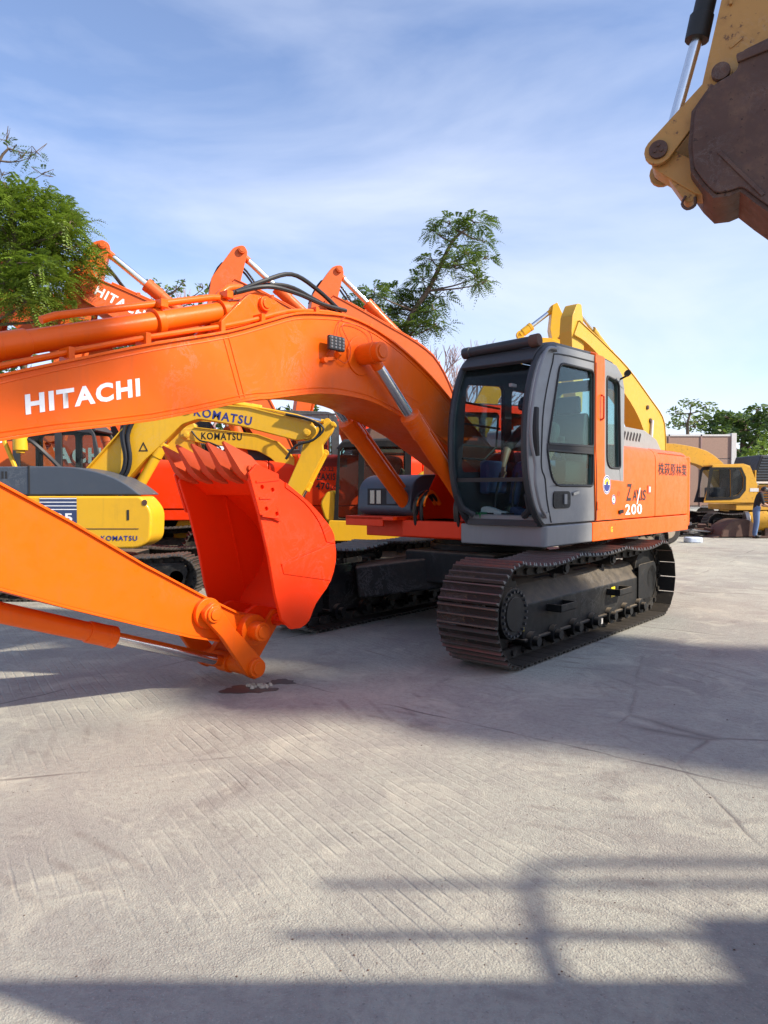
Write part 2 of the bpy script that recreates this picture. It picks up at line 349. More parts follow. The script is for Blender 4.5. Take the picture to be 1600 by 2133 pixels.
    gm=mix(t,1,gm,ramp(t,noise(t,co,3,4,.6),[(.35,.1),(.6,1.0)]),'MULTIPLY')
    hgt=mix(t,.5,fine,spk); hgt=mix(t,.3,hgt,med); hgt=mix(t,mix(t,1,gm,.5,'MULTIPLY'),hgt,0.0); hgt=mix(t,jm,hgt,0.0); hgt=mix(t,cr,hgt,0.0)
    bump(t,p,hgt,.8,.035)
    return m
M['concrete']=concrete()

# ------------------------------------------------------------------ ground
g=MB()
nx=40; gx=[-400,-100,-40,-20]+[-12+i*.8 for i in range(31)]+[20,40,100,400]
gy=[-60,-20,-8]+[-4+i*.8 for i in range(41)]+[40,60,120,500]
ids={}
for j,y in enumerate(gy):
    for i,x in enumerate(gx): g.v.append((x,y,0))
for j in range(len(gy)-1):
    for i in range(len(gx)-1):
        a=j*len(gx)+i; g.f.append((a,a+1,a+1+len(gx),a+len(gx)))
go=g.build('ground',M['concrete']); setp(go,'grey concrete yard with worn patches and grooves','ground',kind='structure'); del go['category']

# ------------------------------------------------------------------ shared excavator bits
def heading(phi):
    Fx,Fy=-math.sin(phi),-math.cos(phi); return math.atan2(Fy,Fx)
def shoe_mesh(w,pitch,s=1.0):
    m=MB(); h=.012*s; p=pitch*.5
    m.add([(-p*.96,-w/2,0),(p*.96,-w/2,0),(p*.96,w/2,0),(-p*.96,w/2,0),(-p*.96,-w/2,h),(p*.96,-w/2,h),(p*.96,w/2,h),(-p*.96,w/2,h)],[(0,3,2,1),(4,5,6,7),(0,1,5,4),(1,2,6,5),(2,3,7,6),(3,0,4,7)])
    for q in (-.8,0,.8):
        x=q*p; m.add([(x-.014*s,-w/2,h),(x+.014*s,-w/2,h),(x+.006*s,-w/2+.008,h+.026*s),(x-.006*s,-w/2+.008,h+.026*s),(x-.014*s,w/2,h),(x+.014*s,w/2,h),(x+.006*s,w/2-.008,h+.026*s),(x-.006*s,w/2-.008,h+.026*s)],
           [(0,1,2,3),(7,6,5,4),(0,3,7,4),(1,5,6,2),(3,2,6,7)])
    return m
def track_path(x0,x1,r,zc,n,sag=.02):
    """closed loop round two wheels, n equal steps: (x,z,outward angle)"""
    pts=[];S=240
    for i in range(S): pts.append((x0+(x1-x0)*i/S,zc-r))
    for i in range(S//2): a=R(-90+180*i/(S//2)); pts.append((x1+r*math.cos(a),zc+r*math.sin(a)))
    for i in range(S):
        t=i/S; pts.append((x1+(x0-x1)*t,zc+r-sag*abs(math.sin(t*3*math.pi))*(1.0 if .33<t<.67 else 1.6)+(.03 if False else 0)))
    for i in range(S//2): a=R(90+180*i/(S//2)); pts.append((x0+r*math.cos(a),zc+r*math.sin(a)))
    P=np.array(pts); d=np.linalg.norm(np.roll(P,-1,0)-P,axis=1); L=np.concatenate([[0],np.cumsum(d)]); tot=L[-1]; Q=np.vstack([P,P[:1]])
    out=[]
    for k in range(n):
        s=tot*k/n; x=np.interp(s,L,Q[:,0]); z=np.interp(s,L,Q[:,1]); e=.02
        xa=np.interp((s-e)%tot,L,Q[:,0]); za=np.interp((s-e)%tot,L,Q[:,1]); xb=np.interp((s+e)%tot,L,Q[:,0]); zb=np.interp((s+e)%tot,L,Q[:,1])
        tx,tz=xb-xa,zb-za; nx_,nz_=tz,-tx
        out.append((x,z,math.atan2(nx_,nz_)))
    return out,tot
SHOES={}
def two_tone(o):
    o.data.materials.append(M['grouser'])
    for p in o.data.polygons:
        if p.index%21>=6: p.material_index=1
    return o
def track_unit(root,yc,w,x0,x1,r,zc,side,pitch=.19,objs=True,detail=True,front_drive=True,sag=.03,label=None):
    """one crawler: part 'track' with sub-parts"""
    fr=MB(); hw=w*.235; a=x0+.28; b=x1-.26
    yo=side
    zt=zc+r*.36; zb=zc-r*.62
    # side frame: chamfered box section
    yi=yc-side*hw; yu=yc+side*hw
    fr.prismx([(yi,zb),(yu,zb),(yu,zt-.13*r/.46),(yu-side*.13,zt+.035),(yi,zt+.07)],a,b)
    fr.prismx([(yu+side*.03,zb-.012),(yu+side*.03,zb+.018),(yi,zb+.018),(yi,zb-.012)],a-.015,b+.015)
    t=fr.build('track',M['black'],root,.012)
    if label: t['label']=label
    # wheels
    drv,idl=(x1,x0) if front_drive else (x0,x1)
    rin=r-.075
    m=MB(); m.cyl((idl,yc-.09,zc),(idl,yc+.09,zc),rin,n=28); m.cyl((idl,yc-.16,zc),(idl,yc+.16,zc),rin*.42,n=20); m.build('idler',M['black'],t,.01)
    # idler yoke
    sgn=1 if idl>drv else -1
    m=MB(); m.prism(rounded([(idl-sgn*.42,zc+.19),(idl+sgn*.1,zc+.2),(idl+sgn*.17,zc+.1),(idl+sgn*.1,zc-.12),(idl-sgn*.02,zc-.24),(idl-sgn*.42,zc-.24)],.05),yc+side*.16,yc+side*(hw+.005)); m.build('idler_guard',M['black'],t,.01)
    m=MB(); 
    nT=21
    pol=[]
    for k in range(nT):
        for q,rr in ((0,.93),(.25,1.03),(.5,1.03),(.75,.93)):
            an=2*math.pi*(k+q)/nT; pol.append((drv+rin*rr*math.cos(an),zc+rin*rr*math.sin(an)))
    m.prism(pol,yc-.03,yc+.03); m.build('sprocket',M['track'],t)
    m=MB(); m.cyl((drv,yc-side*.1,zc),(drv,yc+side*(hw+.06),zc),.225*r/.46,n=32); m.cyl((drv,yc+side*(hw+.06),zc),(drv,yc+side*(hw+.072),zc),.15*r/.46,n=32)
    fd=m.build('final_drive',M['black'],t,.012)
    if detail:
        for k in range(22):
            an=2*math.pi*k/22; x=drv+.195*math.cos(an)*r/.46; z=zc+.195*math.sin(an)*r/.46
            if k==0:
                bt=MB().cyl((0,0,0),(0,.018*side,0),.013,n=6).build('bolt',M['dgrey'],fd); bt.location=(x,yc+side*(hw+.06),z); b0=bt
            else: inst(b0,fd,(x,yc+side*(hw+.06),z),(0,an,0))
    # rollers
    nr=7; r0=None
    for k in range(nr):
        x=a+.12+(b-a-.24)*k/(nr-1)
        if r0 is None:
            r0=MB().cyl((0,-.19,0),(0,-.1,0),.085,n=16).cyl((0,-.1,0),(0,.1,0),.062,n=16).cyl((0,.1,0),(0,.19,0),.085,n=16).cyl((0,.19,0),(0,.24,0),.045,n=12).cyl((0,-.24,0),(0,-.19,0),.045,n=12).build('track_roller',M['black'],t,.006); r0.location=(x,yc,zc-r+.165)
        else: inst(r0,t,(x,yc,zc-r+.165),(0,0,0))
    c0=None
    for fx in (.33,.67):
        x=x0+(x1-x0)*fx
        if c0 is None:
            c0=MB().cyl((0,-.13,0),(0,.13,0),.065,n=16).cyl((0,.13,0),(0,.15,0),.045,n=14).bar((0,0,0),(0,-side*.02,-.2),.07,.05).build('carrier_roller',M['black'],t,.005); c0.location=(x,yc,zc+r-.155)
        else: inst(c0,t,(x,yc,zc+r-.155),(0,0,0))
    # chain + shoes
    n=int(round((2*(x1-x0)+2*math.pi*r)/pitch)); path,tot=track_path(x0,x1,r-.036,zc,n,sag)
    ch=MB(); pin=None; pi=tot/n
    for x,z,an in path:
        nxv,nzv=math.sin(an),math.cos(an); tx,tz=nzv,-nxv
        for yy in (-.085,.085):
            ch.bar((x-tx*pi*.56-nxv*.045,yc+yy,z-tz*pi*.56-nzv*.045),(x+tx*pi*.56-nxv*.045,yc+yy,z+tz*pi*.56-nzv*.045),.035,.085,(nxv,0,nzv))
        ch.cyl((x+tx*pi*.5-nxv*.05,yc-.125,z+tz*pi*.5-nzv*.05),(x+tx*pi*.5-nxv*.05,yc+.125,z+tz*pi*.5-nzv*.05),.03,n=8)
    ch.build('track_chain',M['track'],t)
    if objs:
        key=(round(w,3),round(pi,4))
        for x,z,an in path:
            if key not in SHOES:
                o=two_tone(shoe_mesh(w,pi).build('track_shoe',M['track'],t,ang=25)); SHOES[key]=o; o.location=(x,yc,z); o.rotation_euler=(0,an,0)
            else: inst(SHOES[key],t,(x,yc,z),(0,an,0))
    else:
        sm=shoe_mesh(w,pi); bl=MB()
        for x,z,an in path:
            c,s=math.cos(an),math.sin(an); bl.add([(x+c*a_+s*c_,yc+b_,z-s*a_+c*c_) for a_,b_,c_ in sm.v],sm.f)
        o=two_tone(bl.build('track_belt',M['track'],t,ang=25)); o['kind']='stuff'
    return t
def cylinder_ram(root,p0,p1,frac,r,mat,rodr=None,name='hydraulic_cylinder',head=True):
    """barrel from p0 to frac, chrome rod to p1; eyes at both ends"""
    p0=Vector(p0);p1=Vector(p1);q=p0.lerp(p1,frac); d=(p1-p0).normalized(); rodr=rodr or r*.62
    y=Vector((0,1,0))
    m=MB(); m.cyl(p0,q,r,n=28); m.cyl(p0-y*r*.7,p0+y*r*.7,r*1.15,n=24)
    if head: m.cyl(q-d*r*2.6,q,r*1.14,n=28); m.cyl(q-d*r*.3,q+d*r*.55,r*1.22,n=12)
    o=m.build(name,mat,root,.006)
    rd=MB().cyl(q,p1,rodr,n=24).build('rod',M['chrome'],o)
    MB().cyl(p1-d*r*2.0,p1-d*r*.6,rodr*1.08,n=20).cyl(p1-y*r*1.0,p1+y*r*1.0,r*1.15,n=24).build('rod_eye',mat,o,.006)
    return o
def pin(root,x,z,y0,y1,r,mat,name='pin',cap=True):
    m=MB().cyl((x,y0,z),(x,y1,z),r,n=24)
    o=m.build(name,mat,root,.006)
    s=1 if y1>y0 else -1
    if cap: MB().cyl((x,y1-.002*s,z),(x,y1+.012*s,z),r*.66,n=20).build('pin_cap',mat,o,.004)
    return o
def banana(c,w,k=5):
    """outline from a centre line (x,z) with half widths"""
    C=sp2(c,k); n=len(C); Wd=np.interp(np.linspace(0,1,n),np.linspace(0,1,len(w)),w); a=[];b=[]
    for i in range(n):
        p=C[max(i-1,0)];q=C[min(i+1,n-1)];d=Vector((q[0]-p[0],q[1]-p[1])).normalized()
        a.append((C[i][0]-d.y*Wd[i],C[i][1]+d.x*Wd[i])); b.append((C[i][0]+d.y*Wd[i],C[i][1]-d.x*Wd[i]))
    return a,b
def bucket(root,prof,open_a,open_b,y0,y1,mat,tooth_dir,nteeth=5,tooth_len=.26,name='bucket',toothmat=None,side=None):
    """prof: back curve (x,z) from lip to hinge; side plates close it. teeth at the lip end"""
    b=MB(); b.strip(prof,y0,y1,.03); bo=b.build(name,mat,root,.004,ang=50)
    poly=side or prof
    for y in (y0-.004,y1-.026):
        MB().prism(poly,y,y+.03).build('side_plate',mat,bo,.006)
    d=Vector(tooth_dir).normalized(); nrm=Vector((-d.y,d.x)); lx,lz=prof[0]
    MB().bar((lx-d.x*.16,y0-.008,lz-d.y*.16),(lx-d.x*.16,y1+.008,lz-d.y*.16),.045,.3,(d.x,0,d.y)).build('cutting_edge',mat,bo,.006)
    t0=None
    for k in range(nteeth):
        y=y0+.07+(y1-y0-.14)*k/(nteeth-1)
        if t0 is None:
            L=tooth_len; pr=[(-.14,-.035),(-.02,-.075),(.06,-.07),(L,.012),(L,.024),(.05,.075),(-.06,.07),(-.16,.035)]
            m=MB(); n=len(pr); hw=[.034,.042,.042,.012,.012,.042,.042,.034]
            def mp_(u,v): return (d.x*u+nrm.x*v, d.y*u+nrm.y*v)
            vv=[(mp_(u,v)[0],-h,mp_(u,v)[1]) for (u,v),h in zip(pr,hw)]+[(mp_(u,v)[0],h,mp_(u,v)[1]) for (u,v),h in zip(pr,hw)]
            m.add(vv,[tuple(range(n)),tuple(range(2*n-1,n-1,-1))]+[(i,i+n,(i+1)%n+n,(i+1)%n) for i in range(n)])
            m.cyl((d.x*.0,-.05,d.y*.0),(d.x*.0,.05,d.y*.0),.024,n=12)
            t0=m.build('tooth',toothmat or mat,bo,.005); t0.location=(lx,y,lz)
        else: inst(t0,bo,(lx,y,lz),(0,0,0))
    return bo
def cab_shell(root,prof,y0,y1,near_holes,far_holes,near_y,mats,zfloor,front_split,rear_hole=None,frame_t=.05,roof_from=None,name='cab'):
    """open cab: two side frames with window holes, roof, rear wall, floor, front panes"""
    s=1 if near_y==y1 else -1
    fy=(y1-frame_t,y1) if s>0 else (y0,y0+frame_t); gy_=(y0,y0+frame_t) if s>0 else (y1-frame_t,y1)
    cab=plate(name,prof,near_holes,fy[0],fy[1],mats['side'],root,.008)
    plate('inner_side_frame',prof,far_holes,gy_[0],gy_[1],mats['dark'],cab,.006)
    top=[p for p in prof if p[1]>roof_from]; top=sorted(top,key=lambda p:-p[0])
    m=MB(); m.strip(top,y0+frame_t+.001,y1-frame_t-.001,-.045); m.build('roof',mats['roof'],cab,.01)
    xs=[p[0] for p in prof]; xr=min(xs)
    MB().box(xr+.01,max(xs)-.28,y0+frame_t+.001,y1-frame_t-.001,zfloor-.04,zfloor+.02).build('floor',mats['dark'],cab)
    rz=max(p[1] for p in prof if p[0]<xr+.25)
    if rear_hole:
        outer=[(y0+frame_t+.001,zfloor+.02),(y1-frame_t-.001,zfloor+.02),(y1-frame_t-.001,rz-.1),(y0+frame_t+.001,rz-.1)]
        plate('rear_wall',outer,[rear_hole],xr+.02,xr+.06,mats['side'],cab,.004,mapf=lambda a,b,c:(b,a,c))
        plate('rear_window',rear_hole,[],xr+.032,xr+.04,mats['glass'],cab,0,mapf=lambda a,b,c:(b,a,c))
    for i,h in enumerate(near_holes):
        o=plate('side_window',h,[],(fy[0]+fy[1])/2-.004,(fy[0]+fy[1])/2+.004,mats['sideglass'],cab)
    for i,h in enumerate(far_holes):
        plate('side_window',h,[],(gy_[0]+gy_[1])/2-.004,(gy_[0]+gy_[1])/2+.004,mats['glass'],cab)
    return cab

# ------------------------------------------------------------------ MAIN EXCAVATOR
PHI=R(40.5); MO=(1.298,8.487,0)
X=empty('excavator','orange excavator with grey cab, long orange boom and red bucket facing left','excavator',MO,heading(PHI))
Ct=.31
for side,yc in ((1,1.22),(-1,-1.22)):
    t=track_unit(X,yc,.6,Ct-1.75,Ct+1.62,.46,.47,side,front_drive=True)
    for fx in (.75,-.62):   # steps on the track frame
        m=MB(); yo=yc+side*.141; x=Ct+fx
        m.box(x-.17,x+.17,yo,yo+side*.15,.40,.415); m.box(x-.17,x+.17,yo+side*.135,yo+side*.15,.40,.47); m.box(x-.17,x-.155,yo,yo+side*.15,.40,.47); m.box(x+.155,x+.17,yo,yo+side*.15,.40,.47)
        m.build('step',M['black'],t,.004)
    if side==1:
        for x0,x1,z0,z1 in ((1.66,1.685,.28,.46),(-.36,-.26,.36,.47),(-1.12,-1.08,.36,.45)):
            MB().box(x0,x1,yc+.141,yc+.146,z0,z1).build('yellow_reflector',M['yellowtape'],t)
        plate('slot',rrect(-.50,-.42,.34,.48,.035),[],yc+.1415,yc+.144,M['dark'],t)
        for xx in (.95,.1): plate('frame_opening',rrect(xx-.16,xx+.16,-.05,.05,.04),[],.0,.004,M['dark'],t,mapf=lambda a,b,c:(a,1.15-c*.9,.688+.0*c+b))
        MB().box(-.05,.08,yc+.13,yc+.142,.1,.165).build('maker_plate',M['alu'],t)
# car body
m=MB()
for sx in (-1,1):
    for sy in (-1,1):
        m.bar((Ct+sx*.25,sy*.3,.62),(Ct+sx*.95,sy*1.05,.5),.55,.36)
m.box(Ct-.62,Ct+.62,-.6,.6,.5,.86); cb=m.build('car_body',M['black'],X,.03)
MB().cyl((0.1,0,.84),(0.1,0,.99),.62,n=40).cyl((0.1,0,.86),(0.1,0,.93),.68,n=40).build('swing_ring',M['black'],X,.01)
# deck: grey front skirt + orange rail
MB().box(-3.05,.92,-1.2,1.2,1.0,1.2).build('deck',M['redorange'],X,.01)
sk=[(1.10,1.28),(1.10,.30),(1.02,.28),(-.0,.28),(-.0,1.28)]
m=MB(); m.prismz(rounded([(1.12,1.285),(1.12,.30),(.06,.30),(.06,1.285)],[.06,.03,0,0],3),.985,1.195); m.build('cab_skirt',M['grey'],X,.018)
m=MB(); m.prismz(rounded([(.058,1.285),(.058,1.15),(-3.1,1.0),(-3.36,.85),(-3.28,1.22),(-3.1,1.285)],[0,0,0,.05,.12,.1],4),.985,1.195); m.build('side_rail',M['orange'],X,.03,3)
# left house panels (orange), rounded top
def house_sec(y_out,z0,z1,r,yin):
    return rounded([(y_out,z0),(y_out,z1),(yin,z1+.05),(yin,z0)],[0,r,0,0],6)
for x0,x1,nm in ((-1.835,-.80,'side_door'),(-3.12,-1.845,'side_door')):
    MB().prismx(house_sec(1.27,1.205,2.07,.16,.45),x0,x1).build(nm,M['orange'],X,.012)
# panel recess / lower left door behind cab
# counterweight with rounded corner
cw=[(-3.135,1.28)]+[( -3.135-.26*math.sin(R(a)),1.28-.30*(1-math.cos(R(a)))) for a in range(15,91,15)]+[(-3.46,.5),(-3.52,0),(-3.46,-.6),(-3.3,-1.2),(-3.1,-1.28),(-3.06,-1.28),(-3.06,1.25)]
MB().prismz(cw,1.03,2.02).build('counterweight',M['orange'],X,.08,4)
MB().box(-3.13,-3.0,.3,1.23,1.19,1.98).build('panel_gap',M['dark'],X)
# right house
MB().prismx(house_sec(-1.27,1.205,2.0,.16,-.45),-3.05,-.3).build('side_door',M['orange'],X,.012)
MB().box(-3.05,-.6,-.45,.45,1.205,2.02).build('engine_cover',M['dgrey'],X,.02)
# grey engine hood with vents
hp=[(-.95,2.10),(-.97,2.33),(-1.3,2.37),(-2.45,2.36),(-2.9,2.26),(-3.12,2.10)]
hd=MB().prism(rounded(hp,.05),-.7,.90).build('engine_hood',M['lgrey'],X,.03,3)
for k in range(7):
    xx=-1.62-k*.105
    MB().bar((xx+.02,.902,2.20),(xx-.04,.902,2.30),.008,.04,(1,0,0)).build('vent_slot',M['dark'],hd)
for k in range(16):
    xx=-2.02-k*.066
    MB().bar((xx,1.245,2.012),(xx-.03,1.10,2.078),.026,.02,(0,0,1)).build('louvre_slot',M['reddull'],X)
MB().bar((-2.85,.8,2.1),(-2.7,.8,2.24),.03,.05).bar((-2.7,.8,2.24),(-2.62,.8,2.14),.03,.05).build('hood_bracket',M['black'],X)
# cab ------------------------------------------------------------
cp=sp2([(1.13,1.21),(1.24,1.30),(1.36,1.48),(1.44,1.75),(1.46,2.07),(1.41,2.42),(1.27,2.74),(1.08,2.90),(.85,2.955)],3)+[(-.1,2.985),(-.55,2.95),(-.72,2.86),(-.79,2.7),(-.79,1.21)]
dw=rounded([(.84,2.79),(.06,2.81),(.055,2.005),(1.08,1.985)],[.1,.08,.03,.04])
dl=rounded([(1.09,1.925),(.055,1.93),(.06,1.585),(.98,1.585)],[.03,.03,.05,.2])
rw=rounded([(-.28,2.80),(-.62,2.77),(-.68,1.79),(-.30,1.79)],[.05,.08,.05,.14])
fh1=rounded([(1.2,2.62),(.45,2.68),(.45,1.75),(1.28,1.72)],.08); fh2=rounded([(.3,2.66),(-.5,2.66),(-.55,1.8),(.3,1.78)],.08)
MM=dict(side=M['grey'],dark=M['dgrey'],roof=M['dgrey'],glass=M['glass'],sideglass=M['glassgreen'])
cab=cab_shell(X,cp,.38,1.28,[dw,dl,rw],[fh1,fh2],1.28,MM,1.23,None,rear_hole=rrect(.48,1.18,1.80,2.72,.06),roof_from=2.7)
# orange door pillar and lower rear panel (proud of the grey frame)
pil=[(.045,2.99),(-.19,2.99),(-.215,1.72),(-.26,1.66),(-.79,1.64),(-.79,1.212),(.0,1.212),(.045,1.9)]
plate('orange_pillar',rounded(pil,[.03,.05,.06,.02,.02,.02,.01,.01]),[],1.278,1.296,M['orange'],cab,.007)
MB().tube([(-.0,1.285,2.975),(-.0,1.22,3.0),(-.02,1.0,3.003)],.03,8).build('roof_band',M['orange'],cab)
# door seams (raised door skin edge) and rubber seals
def seal(poly,y,r=.011,nm='window_seal',mat='rubber'):
    return MB().tube([(a,y,b) for a,b in poly]+[(poly[0][0],y,poly[0][1])],r,6).build(nm,M[mat],cab)
for h in (dw,dl,rw): seal(h,1.281,.014)
seal([(1.04,1.225),(1.12,1.6),(1.17,2.0),(1.12,2.4),(.96,2.80),(.82,2.875),(.06,2.905)],1.281,.008,'door_seam') if False else MB().tube(sp2([(1.0,1.225),(1.09,1.45),(1.13,1.65),(1.20,1.75),(1.20,1.98),(1.16,2.35),(.99,2.78),(.88,2.87),(.06,2.905)],3) and [(a,1.281,b) for a,b in sp2([(1.0,1.225),(1.09,1.45),(1.13,1.65),(1.20,1.75),(1.20,1.98),(1.16,2.35),(.99,2.78),(.88,2.87),(.06,2.905)],3)],.008,6).build('door_seam',M['rubber'],cab)
MB().tube([(.0,1.297,1.22),(.0,1.297,1.70),(.03,1.297,2.0),(.035,1.297,2.9)],.006,6).build('door_seam',M['rubber'],cab)
# black mid rail between the windows
plate('window_rail',[(1.09,1.99),(.05,2.0),(.05,1.925),(1.1,1.92)],[],1.282,1.288,M['dark'],cab)
# door handle
ph=plate('door_handle',rrect(.60,.97,1.36,1.53,.05),[],1.281,1.292,M['black'],cab,.004); MB().box(.70,.76,1.292,1.305,1.40,1.50).build('latch',M['grey'],ph,.003)
MB().bar((.55,1.29,1.50),(.42,1.29,1.52),.02,.03).build('lock_lever',M['steel'],cab)
MB().tube([(-.1,1.30,2.30),(-.1,1.33,2.32),(-.1,1.33,2.55),(-.1,1.30,2.57)],.012,6).build('hinge',M['reddull'],cab)
MB().box(-.06,-.0,1.297,1.312,1.33,1.42).build('hinge',M['orange'],cab,.004)
# front frame
prof=[(a,b) for a,b in cp if a>.86 and b>1.2]
fo=[p for p in prof]
def off(p,d):   # shift profile back along x
    return [(a-d,b) for a,b in p]
for y in (.41,1.235):
    MB().tube([(a-.01,y,b) for a,b in fo],.033,8).build('front_pillar',M['dgrey'],cab)
MB().bar((1.12,.39,1.25),(1.12,1.25,1.25),.07,.09).build('front_sill',M['grey'],cab,.015)
MB().bar((1.10,.39,2.855),(1.10,1.25,2.855),.09,.1).build('front_header',M['dgrey'],cab,.015)
fz=lambda z:float(np.interp(z,[p[1] for p in fo],[p[0] for p in fo]))
def pane(z0,z1,name,mat):
    zs=np.linspace(z0,z1,12); m=MB(); m.strip([(fz(z)-.035,z) for z in zs],.44,1.21,.006); return m.build(name,mat,cab,ang=60)
pane(1.66,2.83,'windscreen',M['glassdark']); pane(1.30,1.62,'lower_windscreen',M['glass'])
MB().bar((fz(1.64)-.04,.42,1.64),(fz(1.64)-.04,1.22,1.64),.03,.04).build('screen_bar',M['rubber'],cab)
# rounded lower front corners
for y,sg in ((.43,1),(1.2,-1)):
    MB().tube([(1.36,y-sg*.02,1.5),(1.27,y,1.36),(1.2,y+sg*.1,1.29)],.035,8).build('frame_corner',M['dgrey'],cab)
# visor roller over the windscreen
v=MB().tube([(1.17,.42,2.945),(1.17,1.16,2.965)],.05,12).build('visor_roller',M['dgrey'],cab,.005); MB().cyl((1.17,.37,2.94),(1.17,.46,2.945),.058,n=14).build('roller_end',M['dgrey'],v,.01); MB().cyl((1.17,1.14,2.964),(1.17,1.24,2.97),.062,n=14).build('roller_end',M['tarp'],v,.01)
# grab rail on the near pillar
MB().tube([(.98,1.315,2.90),(1.2,1.33,2.86),(1.40,1.345,2.6),(1.52,1.35,2.25),(1.53,1.35,2.0),(1.45,1.35,1.78),(1.44,1.35,1.6),(1.33,1.345,1.38),(1.16,1.31,1.30)],.016,8,smooth=4).build('grab_rail',M['grey'],cab)
MB().cyl((.98,1.28,2.90),(.98,1.33,2.90),.03,n=12).cyl((1.16,1.28,1.30),(1.16,1.33,1.30),.03,n=12).build('rail_foot',M['grey'],cab)
MB().tube([(1.36,1.30,2.3),(1.40,1.32,2.1),(1.36,1.31,1.86)],.035,8,smooth=3).build('rail_guard',M['rubber'],cab)
MB().box(1.41,1.5,1.1,1.13,2.50,2.53).build('mirror_bracket',M['grey'],cab)
MB().tube([(-.66,1.26,2.80),(-.66,1.36,2.84),(-.6,1.40,2.85)],.012,6).cyl((-.6,1.38,2.85),(-.53,1.42,2.85),.035,n=10).build('marker_lamp',M['black'],cab)
# far side guard bars
for z in (2.0,2.22,2.44): MB().bar((.45,.365,z),(1.3,.365,z+.01),.015,.02).build('guard_bar',M['black'],cab)
# interior
st=MB(); st.prism(rounded([(.25,1.62),(-.28,1.62),(-.42,2.28),(-.36,2.42),(-.26,2.40),(-.16,1.80),(.27,1.74)],.05),.52,1.04)
st.prism(rounded([(-.33,2.42),(-.44,2.42),(-.42,2.62),(-.34,2.62)],.04),.64,.92); st.box(-.2,.15,.6,.96,1.26,1.62); st.build('seat',M['rubber'],cab,.03,3)
for y in (.50,1.1): MB().box(-.05,.45,y-.06,y+.06,1.62,1.85).cyl((.38,y,1.85),(.42,y,2.02),.018,n=8).cyl((.42,y,2.0),(.43,y,2.1),.035,n=10).build('control_console',M['rubber'],cab,.015)
MB().box(.6,1.0,.45,.56,1.5,1.85).build('monitor_console',M['bluetint'],cab,.03)
for y in (.62,.82): MB().tube([(.95,y,1.26),(.93,y,1.5),(.85,y,1.72)],.014,6).box(.88,1.08,y-.05,y+.05,1.28,1.31).build('travel_pedal',M['rubber'],cab)
MB().tube([(.62,.45,2.35),(.66,.45,2.0),(.9,.45,1.86),(1.3,.45,1.86)],.012,6).build('inner_handrail',M['black'],cab)
# decals
def ring(n,cx,cz,r0,r1,y,mat,par): return plate(n,circ(cx,cz,r0,28),[circ(cx,cz,r1,28)] if r1 else [],y,y+.0015,mat,par)
ring('emblem_rim',-.27,1.60,.105,0,1.297,M['white'],cab); ring('emblem_ring',-.27,1.60,.098,.086,1.299,M['blue'],cab)
plate('emblem_gear',[( -.27+(.075 if k%2 else .058)*math.cos(R(k*10+0)),1.605+(.075 if k%2 else .058)*math.sin(R(k*10))) for k in range(0,19)],[],1.299,1.3005,M['yellowtape'],cab)
plate('emblem_wave',[( -.27+.075*math.cos(R(a)),1.60+.075*math.sin(R(a))) for a in range(180,361,15)],[],1.2992,1.3012,M['blue'],cab)
plate('emblem_centre',circ(-.27,1.615,.026,16),[],1.3015,1.3025,M['blue'],cab)
ring('sticker',-.46,1.435,.055,0,1.297,M['white'],cab); ring('sticker_ring',-.46,1.435,.052,.042,1.299,M['blue'],cab); plate('sticker_hill',circ(-.46,1.43,.022,12,0,180),[],1.299,1.3005,M['green'],cab)
ring('fuel_lock',-.60,1.50,.03,.02,1.297,M['reddull'],cab)
RT=(-1,0,0);UP=(0,0,1)
text('Z',M['ink'],X,(-.885,1.2735,1.415),RT,UP,.17,.20,.018,.15); text('A',M['ink'],X,(-1.08,1.2735,1.415),RT,UP,.13,.13,.018,.1); text('IS',M['ink'],X,(-1.34,1.2735,1.415),RT,UP,.17,.13,.018,.1)
plate('lettering_slash',[(-1.20,1.37),(-1.235,1.37),(-1.33,1.57),(-1.295,1.57)],[],1.2715,1.2748,M['alu'],X); plate('lettering_slash',[(-1.20,1.545),(-1.235,1.545),(-1.33,1.415),(-1.295,1.415)],[],1.2712,1.2742,M['ink'],X)
text('200',M['white'],X,(-.86,1.2735,1.25),RT,UP,.52,.125,.02)
MB().box(-1.67,-1.56,1.271,1.276,1.50,1.60).build('warning_sticker',M['reddull'],X); MB().box(-1.655,-1.60,1.2755,1.278,1.515,1.585).build('sticker_panel',M['alu'],X)
text('株萩原林業',M['ink'],X,(-1.93,1.2735,1.735),RT,UP,1.12,.165,.008)
text('G',M['yellowtape'],X,(-.42,1.2865,1.07),RT,UP,.05,.06,.02)
MB().bar((-.60,1.297,1.29),(-.69,1.31,1.30),.03,.04).build('door_catch',M['black'],X)
# right-hand side: dark tool box and orange platform
bx=MB(); bx.prism(rounded([(.92,1.245),(1.02,1.3),(.98,1.62),(.80,1.72),(.0,1.74),(-.3,1.72),(-.3,1.245)],[.03,.05,.1,.12,.1,.02,.02]),-1.26,-.45); tb=bx.build('tool_box',M['bluegrey'],X,.05,3)
MB().box(1.0,1.012,-1.1,-.62,1.36,1.56).build('lamp_recess',M['dark'],tb)
for y in (-1.02,-.92): MB().box(1.012,1.02,y-.035,y+.035,1.38,1.54).build('lamp_lens',M['led'],tb,.004)
MB().box(1.012,1.02,-.8,-.66,1.38,1.54).build('grille',M['bluegrey'],tb,.004)
MB().box(.3,1.2,-1.28,-.55,1.20,1.242).box(1.17,1.2,-1.28,-.7,1.13,1.24).build('platform',M['redorange'],X,.006)
MB().box(.35,1.04,-.55,.26,1.02,1.20).build('boom_mount_base',M['redorange'],X,.01)
for y in (-.5,.14): MB().prism([(-.4,1.2),(.9,1.2),(.85,1.32),(.35,1.95),(.0,1.98),(-.25,1.7)],y,y+.06).build('boom_mount',M['redorange'],X,.01)
